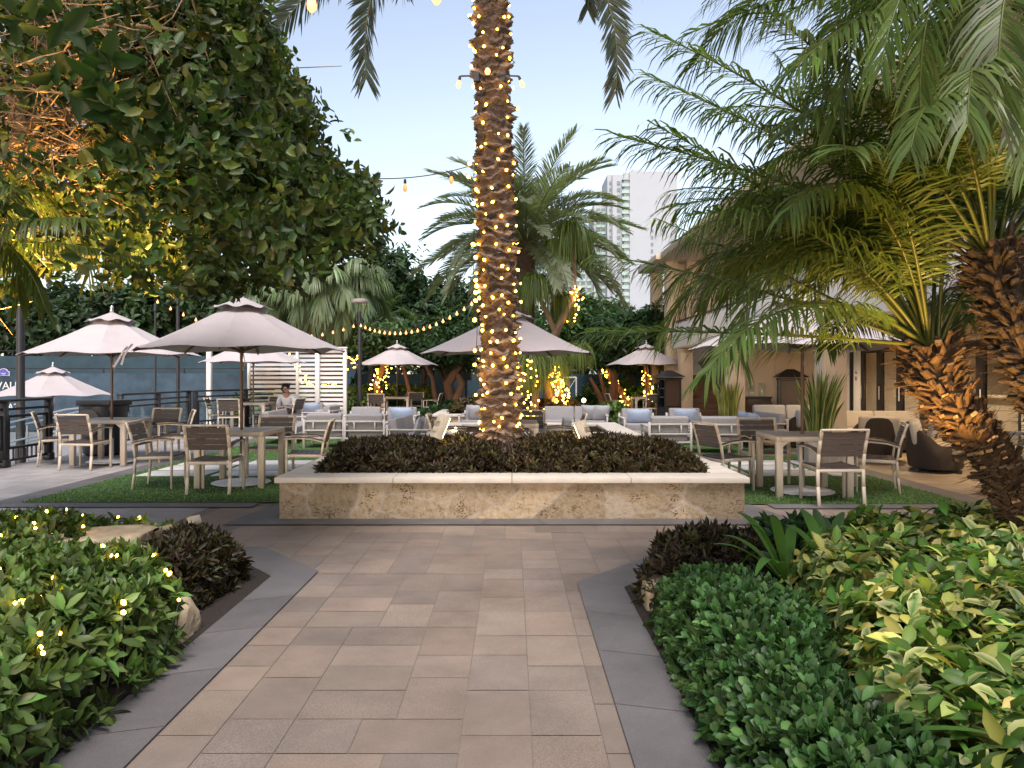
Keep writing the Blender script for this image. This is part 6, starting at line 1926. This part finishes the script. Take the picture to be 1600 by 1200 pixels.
# bar inside
bar = thing('bar_counter', 'white bar counter inside behind the glass doors', 'counter', (10.6, 14.6, 0))
b = MB(); b.box((0, 0, .5), (.6, 4.6, 1.0)); b.build('body', M['whitepaint'], bar); b = MB(); b.box((0, 0, 1.03), (.75, 4.8, .055)); b.build('worktop', M['coping'], bar, bevel=.01)
bs = thing('bottle_shelf', 'dark back-bar shelf crowded with bottles inside the glass doors', 'shelf', (12.0, 14.6, 0))
b = MB()
b.box((.1, 0, 1.1), (.04, 4.4, 2.2))
for z in (.95, 1.3, 1.65): b.box((-.08, 0, z), (.3, 4.4, .03))
for y in (-2.2, -1.1, 0, 1.1, 2.2): b.box((-.08, y, 1.1), (.32, .04, 2.2))
b.build('frame', M['blackmetal'], bs)
bt = MB(); bt.lathe([(.036, 0), (.038, .16), (.014, .21), (.013, .27), (.001, .272)], 8)
_b = bt.build('bottle', M['bottle'], None, smooth=40); bmeshd = _b.data; bpy.data.objects.remove(_b)
for z in (.966, 1.316, 1.666):
    for k in range(26):
        o = bpy.data.objects.new('bottle', bmeshd); o.location = (11.9 + random.uniform(-.06, .06), 12.55 + k * .158 + random.uniform(-.03, .03), z); link(o)
        tag(o, f'glass bottle on the {["lowest", "middle", "top"][[.966, 1.316, 1.666].index(z)]} shelf of the back bar', 'bottle', f'bottles on the {["lowest", "middle", "top"][[.966, 1.316, 1.666].index(z)]} back-bar shelf')
lightpath2 = thing('fairy_lights', 'small tree-shaped string of lights glowing inside the glass doors', 'string lights')
ptsl = [Vector((9.2 + .25 * math.cos(k * 1.3) * (1 - k / 40), 15.6 + .25 * math.sin(k * 1.3) * (1 - k / 40), .9 + .022 * k)) for k in range(36)]
w = MB(); w.tube(ptsl, .004, 4); w.build('wire', M['blackmetal'], lightpath2); bulbs(lightpath2, BULB, ptsl)


# kiosks, cabinets, snake plants, wicker
def kiosk(lab, loc, rz, h=1.75):
    t = thing('lantern_cabinet', lab, 'cabinet', loc, rz, 'black lantern cabinets')
    b = MB()
    for x in (-1, 1):
        for y in (-1, 1): b.box((x * .27, y * .22, h * .42), (.05, .05, h * .84))
    b.box((0, 0, .25), (.56, .46, .5)); b.box((0, 0, .86 * h), (.64, .54, .06)); b.box((0, .2, .9), (.48, .03, .9))
    b.box((.255, 0, .55 * h), (.02, .39, .5 * h))
    b.build('case', M['blackmetal'], t, bevel=.006)
    r = MB(); r.add([(-.4, -.34, .89 * h), (.4, -.34, .89 * h), (.4, .34, .89 * h), (-.4, .34, .89 * h), (-.1, 0, 1.02 * h), (.1, 0, 1.02 * h)], [(3, 2, 1, 0), (0, 1, 5, 4), (1, 2, 5), (2, 3, 4, 5), (3, 0, 4)])
    r.build('roof', M['blackmetal'], t)
    g_ = MB(); g_.box((0, -.222, .95), (.48, .012, .85)); g_.build('door', M['armcap'], t); g_ = MB(); g_.box((-.272, 0, .95), (.012, .38, .85)); g_.build('pane', M['railglass'], t)
    sh_ = MB()
    for z in (.8, 1.08): sh_.box((0, -.02, z), (.46, .36, .02))
    for k in range(6): sh_.box((-.18 + .07 * k, -.1, .87 if k % 2 else 1.15), (.05, .05, .11))
    sh_.build('shelf', M['pot'], t)
    return t


kiosk('black lantern-shaped cabinet beside the farthest tan column', (4.95, 23.2, 0), R(20), 1.62)
kiosk('black lantern-shaped cabinet against the tan recess behind the potted snake plant', (7.15, 18.9, 0), R(-10), 1.62)
cf = thing('coffee_station', 'dark sideboard with glass jars on it in the tan recess', 'sideboard', (6.35, 19.1, 0))
b = MB(); b.box((0, 0, .45), (.6, .4, .9)); b.box((0, 0, .92), (.66, .46, .04)); b.build('cabinet', M['blackmetal'], cf, bevel=.01)
b = MB()
for x in (-.2, .2): b.box((x, -.205, .45), (.26, .012, .7))
b.build('door', M['armcap'], cf)
for k, (x, lab) in enumerate(((-.15, 'shorter glass drinks jar on the dark sideboard'), (.12, 'taller glass drinks jar on the dark sideboard'))):
    j = thing('drinks_jar', lab, 'jar', (6.35 + x, 19.05, .942), 0, 'glass drinks jars')
    b = MB(); b.lathe([(.08, 0), (.09, .03), (.09, .22 + .06 * k), (.07, .26 + .06 * k)], 14); b.build('jar_body', M['railglass'], j, smooth=40)
    b = MB(); b.lathe([(.075, .26 + .06 * k), (.08, .29 + .06 * k), (.015, .31 + .06 * k), (.015, .34 + .06 * k)], 14); b.build('lid', M['steel'], j, smooth=40)


def snake(lab, loc, n, h, spread, seed, col, edge):
    t = thing('snake_plant', lab, 'potted plant', loc, 0, 'potted snake plants'); r0 = np.random.default_rng(seed)
    b = MB(); b.box((0, 0, .22), (.5, .5, .44), None, 1.08); b.build('pot', M['pot'], t, bevel=.015)
    b = MB(); b.box((0, 0, .43), (.46, .46, .03)); b.build('soil', M['soil'], t)
    lv = Leaves()
    for k in range(n):
        a = r0.uniform(0, 6.28); rr = r0.uniform(0, .2); L = h * r0.uniform(.55, 1.05); w_ = r0.uniform(.036, .058); ln = r0.uniform(.02, spread) * (.4 + rr * 4)
        tw = r0.uniform(0, 6.28); vs = []; cs = []; S = 8
        cc = np.array(col) * r0.uniform(.7, 1.3); ce = np.array(edge) * r0.uniform(.7, 1.2)
        for i in range(S + 1):
            u = i / S; ang = tw + u * .8; wd = w_ * (min(1, .55 + u * 2) * (1 - u ** 3) + .02)
            c = np.array([rr * math.cos(a) + ln * u * u * math.cos(a), rr * math.sin(a) + ln * u * u * math.sin(a), .44 + L * u * (1 - .15 * ln * u)])
            sd = np.array([math.cos(ang), math.sin(ang), 0]) * wd; nn = np.array([-math.sin(ang), math.cos(ang), 0]) * wd * .35
            vs += [c - sd, c - sd * .5 + nn, c + sd * .5 + nn, c + sd]; band = cc * (1 + .35 * math.sin(u * 40 + k)); cs += [ce, band, band, ce]
        q = [[i * 4 + j, i * 4 + j + 1, i * 4 + j + 5, i * 4 + j + 4] for i in range(S) for j in range(3)]
        lv.raw(np.array(vs), q, None, np.clip(np.array(cs), .01, .9))
    lv.build('leaves', M['leaf'], t)


snake('potted snake plant with pale yellow-green blades between the middle and far columns', (5.3, 18.0, 0), 60, .95, .20, 1, (.16, .20, .05), (.44, .43, .14))
snake('tall potted snake plant in front of the nearest tan column, beside an umbrella pole', (5.15, 12.4, 0), 84, 1.15, .34, 2, (.075, .12, .035), (.42, .40, .14))


def wsofa(nm, lab, loc, rz, w, cush, group=None):
    t = thing(nm, lab, 'sofa' if w > 1.2 else 'armchair', loc, rz, group); wk = M['wicker']
    mb = MB(); n = 28; vs = []; fs = []
    for i in range(n + 1):
        a = math.pi * (-.12 + 1.24 * i / n); cx, cy = math.cos(a) * w / 2, math.sin(a) * .42
        hh = .42 + .34 * max(0, math.sin(a)) ** .8
        for r_, z in ((1.0, .06), (1.06, .25), (1.08, hh - .05), (1.03, hh), (.94, hh), (.88, hh - .06), (.86, .25), (.86, .06)): vs.append((cx * r_, -cy * r_ + .1, z))
    for i in range(n):
        for j in range(7): a = i * 8 + j; fs.append((a, a + 8, a + 9, a + 1))
    fs += [tuple(range(8)), tuple(reversed([n * 8 + j for j in range(8)]))]
    mb.add(vs, fs); mb.build('shell', wk, t, smooth=50)
    s = MB(); s.prism([(math.cos(math.pi * 2 * k / 24) * w * .44, math.sin(math.pi * 2 * k / 24) * (.40 if math.sin(math.pi * 2 * k / 24) < 0 else .36) + .1) for k in range(24)], .05, .28); s.build('seat_base', wk, t, bevel=.02)
    k = max(1, round(w / .85)); sw = w * .82 / k
    for i in range(k):
        x = -w * .41 + sw * (i + .5)
        c = MB(); c.box((x, .12, .37), (sw - .012, .66, .17)); c.build('seat_cushion', cush, t, bevel=.05, seg=3)
        c = MB(); c.box((x, -.2, .60), (sw - .012, .17, .36), (R(10), 0, 0)); c.build('back_cushion', M['greyfab'] if cush is M['greyfab'] else M['creampale'], t, bevel=.06, seg=3)
    f = MB()
    for x in (-1, 1):
        for y in (-.2, .38): f.box((x * w * .36, y, .025), (.05, .05, .05))
    f.build('foot', M['blackmetal'], t)
    return t


M['creampale'] = mat('pale_stone_fabric', (.46, .42, .37), .9, .08, 9, .1, 200, spec=.2)
wsofa('wicker_sofa', 'dark wicker sofa with two cream back cushions in front of the glass doors', (7.25, 14.6, 0), R(176), 2.0, M['creamfab'], 'wicker seats')
wsofa('wicker_armchair', 'large round dark wicker armchair with a pale pillow, left of the leaning palm trunk', (6.68, 11.75, 0), R(-118), 1.25, M['creamfab'], 'wicker seats')
wsofa('wicker_armchair', 'small round wicker armchair seen from behind beside the cream sofa', (6.45, 13.0, 0), R(-20), .8, M['creamfab'], 'wicker seats')
wsofa('wicker_armchair', 'dark wicker armchair behind the snake plant by the tan recess', (6.1, 15.4, 0), R(20), .9, M['greyfab'], 'wicker seats')
wsofa('wicker_sofa', 'wicker sofa with grey cushions against the tan recess', (6.6, 17.6, 0), R(178), 1.9, M['greyfab'], 'wicker seats')
wsofa('wicker_armchair', 'wicker chair at the far right edge beyond the leaning palm trunk', (7.7, 10.6, 0), R(100), .85, M['creamfab'], 'wicker seats')
pil(pg0, 6.72, 11.72, .66, R(-118), R(-20), 'silver pillow on the large round wicker armchair')
st_ = thing('side_table', 'small white square side table beside the cream wicker sofa', 'table', (6.2, 13.7, 0))
b = MB(); b.box((0, 0, .48), (.42, .42, .04)); b.build('tabletop', M['lframe'], st_, bevel=.006)
for x in (-1, 1):
    for y in (-1, 1): l = MB(); l.box((x * .18, y * .18, .23), (.04, .04, .459)); l.build('leg', M['lframe'], st_)
gl_ = thing('glass_lantern', 'small clear glass block lantern on the ground at the far right edge', 'lantern', (5.85, 8.6, 0))
b = MB(); b.box((0, 0, .55), (.16, .16, .5)); b.build('pane', M['railglass'], gl_); b = MB(); b.box((0, 0, .28), (.2, .2, .04)); b.box((0, 0, .82), (.2, .2, .04)); b.box((0, 0, .13), (.16, .16, .26)); b.build('frame', M['pot'], gl_)
for k, (x, lab) in enumerate(((883, 'small red glowing lamp on the far maroon bushes'),)):
    t = thing('red_lamp', lab, 'lamp', P(865, 628, 20.0)); b = MB(); b.lathe([(0, 0), (.04, .01), (.05, .06), (.02, .14), (0, .15)], 10, caps=False); b.build('shade', M['redlamp'], t, smooth=60)
    b = MB(); b.tube([(0, 0, -.3), (0, 0, .02)], .01, 6); b.build('stake', M['blackmetal'], t)
def floorlamp(lab, px, py, d):
    t = thing('garden_lamp', lab, 'lamp', P(px, py, d)); b = MB(); b.lathe([(0, -.05), (.05, -.03), (.06, .02), (.03, .06), (0, .065)], 10, caps=False); b.build('lens', M['lens'], t, smooth=60)
    b = MB(); b.tube([(0, .02, -.5), (0, .02, 0)], .02, 6); b.build('stake', M['blackmetal'], t)
floorlamp('small white garden lamp in the bush right of the far planter', 912, 626, 20.3)
floorlamp('small lamp low by the stone basin, left of the trunk', 710, 671, 14.6)

# speaker-like stand seen by the twisted trunks
ss = thing('speaker_stand', 'dark tripod-like stand before the fence left of the palm trunk', 'stand', P(728, 640, 28.5) * 1.0)
ss.location.z = 0
b = MB(); b.box((0, 0, 1.45), (.42, .3, .3)); b.build('head', M['blackmetal'], ss, bevel=.02)
b = MB(); b.tube([(0, 0, 0), (0, 0, 1.4)], .05, 8)
for k in range(3): b.tube([(0, 0, .7), (.4 * math.cos(2.1 * k), .4 * math.sin(2.1 * k), 0)], .02, 6)
b.build('legs', M['blackmetal'], ss)

# ================================================================== THE WHITE TOWER
tw = thing('apartment_tower', 'tall white apartment tower with stacked balconies rising behind the palms', 'building', (32, 250, 0))
TO = Vector((32, 250, 0))
def tbox(name, m, px0, px1, pytop, d, dep, parent=None, pybot=None, pull=0.0):
    x0 = (px0 - CX) / F * d; x1 = (px1 - CX) / F * d; zt = HC + (HY - pytop) / F * d; zb = -1 if pybot is None else HC + (HY - pybot) / F * d
    q = MB(); q.box(Vector(((x0 + x1) / 2, d + dep / 2 - pull, (zt + zb) / 2)) - TO, (x1 - x0, dep, zt - zb)); return q.build(name, m, parent or tw)
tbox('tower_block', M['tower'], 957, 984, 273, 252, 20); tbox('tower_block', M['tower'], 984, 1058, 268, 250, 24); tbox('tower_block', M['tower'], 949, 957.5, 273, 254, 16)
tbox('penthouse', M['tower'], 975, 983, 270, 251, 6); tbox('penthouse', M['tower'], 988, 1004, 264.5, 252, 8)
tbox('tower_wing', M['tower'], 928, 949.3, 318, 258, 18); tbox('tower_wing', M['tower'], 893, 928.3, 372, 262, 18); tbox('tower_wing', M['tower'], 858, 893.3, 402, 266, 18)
nw = 0
for k in range(19):
    y = 286 + 10.6 * k
    if y > 470: break
    w_ = tbox('window', M['towerglass'], 964, 969, y - 2.6, 252, .3, None, y + 2.6, .25)
    b_ = tbox('balcony', M['balcony'], 971, 983.5, y + 1.5, 252, 1.6, None, y + 6.4, 1.5)
    tbox('slab', M['tower'], 971, 983.8, y - 4.4, 252, 1.9, b_, y - 3.2, 1.8)
    tbox('opening', M['towerglass'], 972, 983, y - 3.0, 252, .3, b_, y + 1.4, .2)
    if k < 16: tbox('window', M['towerglass'], 952, 954.4, y - 2.2, 254, .3, None, y + 2.2, .25)
    if k > 6: tbox('window', M['towerglass'], 1017, 1020.5, y - 2.2, 250, .3, None, y + 2.2, .25)
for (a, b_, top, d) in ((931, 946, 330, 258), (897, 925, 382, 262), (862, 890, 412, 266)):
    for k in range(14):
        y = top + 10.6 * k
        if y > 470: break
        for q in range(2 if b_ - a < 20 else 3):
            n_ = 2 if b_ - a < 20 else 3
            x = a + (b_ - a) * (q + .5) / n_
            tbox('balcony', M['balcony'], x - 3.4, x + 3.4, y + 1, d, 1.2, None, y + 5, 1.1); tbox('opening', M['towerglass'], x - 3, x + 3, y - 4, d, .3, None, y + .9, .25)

# ================================================================== LIGHT, SKY, CAMERA
spot((-2.70, 5.64, .46), (-3.9, 5.5, 3.9), LFT_W, 66)
spot((-3.95, 6.05, .50), (-4.0, 5.9, 4.0), LFT_W * .5, 70)
spot((-4.5, 4.75, .6), (-3.9, 5.3, 3.8), LFT_W * 1.2, 66)  # added spot without a fixture, out of view at left, brightens the limbs
spot((2.30, 3.95, .62), (2.60, 4.42, 2.2), RGT_W, 72)
spot((2.17, 3.55, .48), (2.45, 4.3, 2.6), RGT_W * .8, 80)
spot((-.80, 8.93, 1.0), (-.15, 9.2, 2.6), TRK_W, 70)
spot((.82, 8.98, .92), (-.13, 9.2, 2.6), TRK_W, 70)
sun = bpy.data.lights.new('sun', 'SUN'); sun.energy = SUN_E; sun.angle = R(28); sun.color = (1.0, .93, .93)
so_ = bpy.data.objects.new('sun', sun); so_.rotation_euler = (R(27), 0, R(10)); link(so_)
wd = bpy.data.worlds.new('World'); scene.world = wd; wd.use_nodes = True
nt = wd.node_tree; N = nt.nodes; L = nt.links
bg = N['Background']; bg.inputs['Strength'].default_value = SKY_S
sky = N.new('ShaderNodeTexSky'); sky.sky_type = 'NISHITA'; sky.sun_disc = False; sky.sun_elevation = R(SUN_EL); sky.sun_rotation = R(SUN_ROT)
sky.altitude = 0; sky.air_density = 1.0; sky.dust_density = DUST; sky.ozone_density = OZ
hs = N.new('ShaderNodeHueSaturation'); hs.inputs['Saturation'].default_value = SKY_SAT
tn = N.new('ShaderNodeMixRGB'); tn.blend_type = 'MULTIPLY'; tn.inputs[0].default_value = 1; tn.inputs[2].default_value = (*SKY_TINT, 1)
L.new(sky.outputs[0], hs.inputs['Color']); L.new(hs.outputs[0], tn.inputs[1]); L.new(tn.outputs[0], bg.inputs['Color'])
cam = bpy.data.cameras.new('camera'); cam.sensor_width = 36; cam.lens = 36 * F / 1600; cam.shift_y = -(600 - HY) / 1600; cam.clip_end = 3000; cam.clip_start = .05
co_ = bpy.data.objects.new('camera', cam); co_.location = (0, 0, HC); co_.rotation_euler = (R(90), 0, 0); link(co_); scene.camera = co_
vs = scene.view_settings; scene.display_settings.display_device = 'sRGB'
vs.view_transform = 'Standard'; vs.look = 'None'; vs.gamma = 1; vs.exposure = EXPO
scene.render.engine = 'CYCLES'; cy = scene.cycles
cy.use_denoising = True; cy.sample_clamp_indirect = 6; cy.max_bounces = 6; cy.diffuse_bounces = 3; cy.glossy_bounces = 3; cy.transmission_bounces = 4; cy.transparent_max_bounces = 8
cy.caustics_reflective = False; cy.caustics_refractive = False
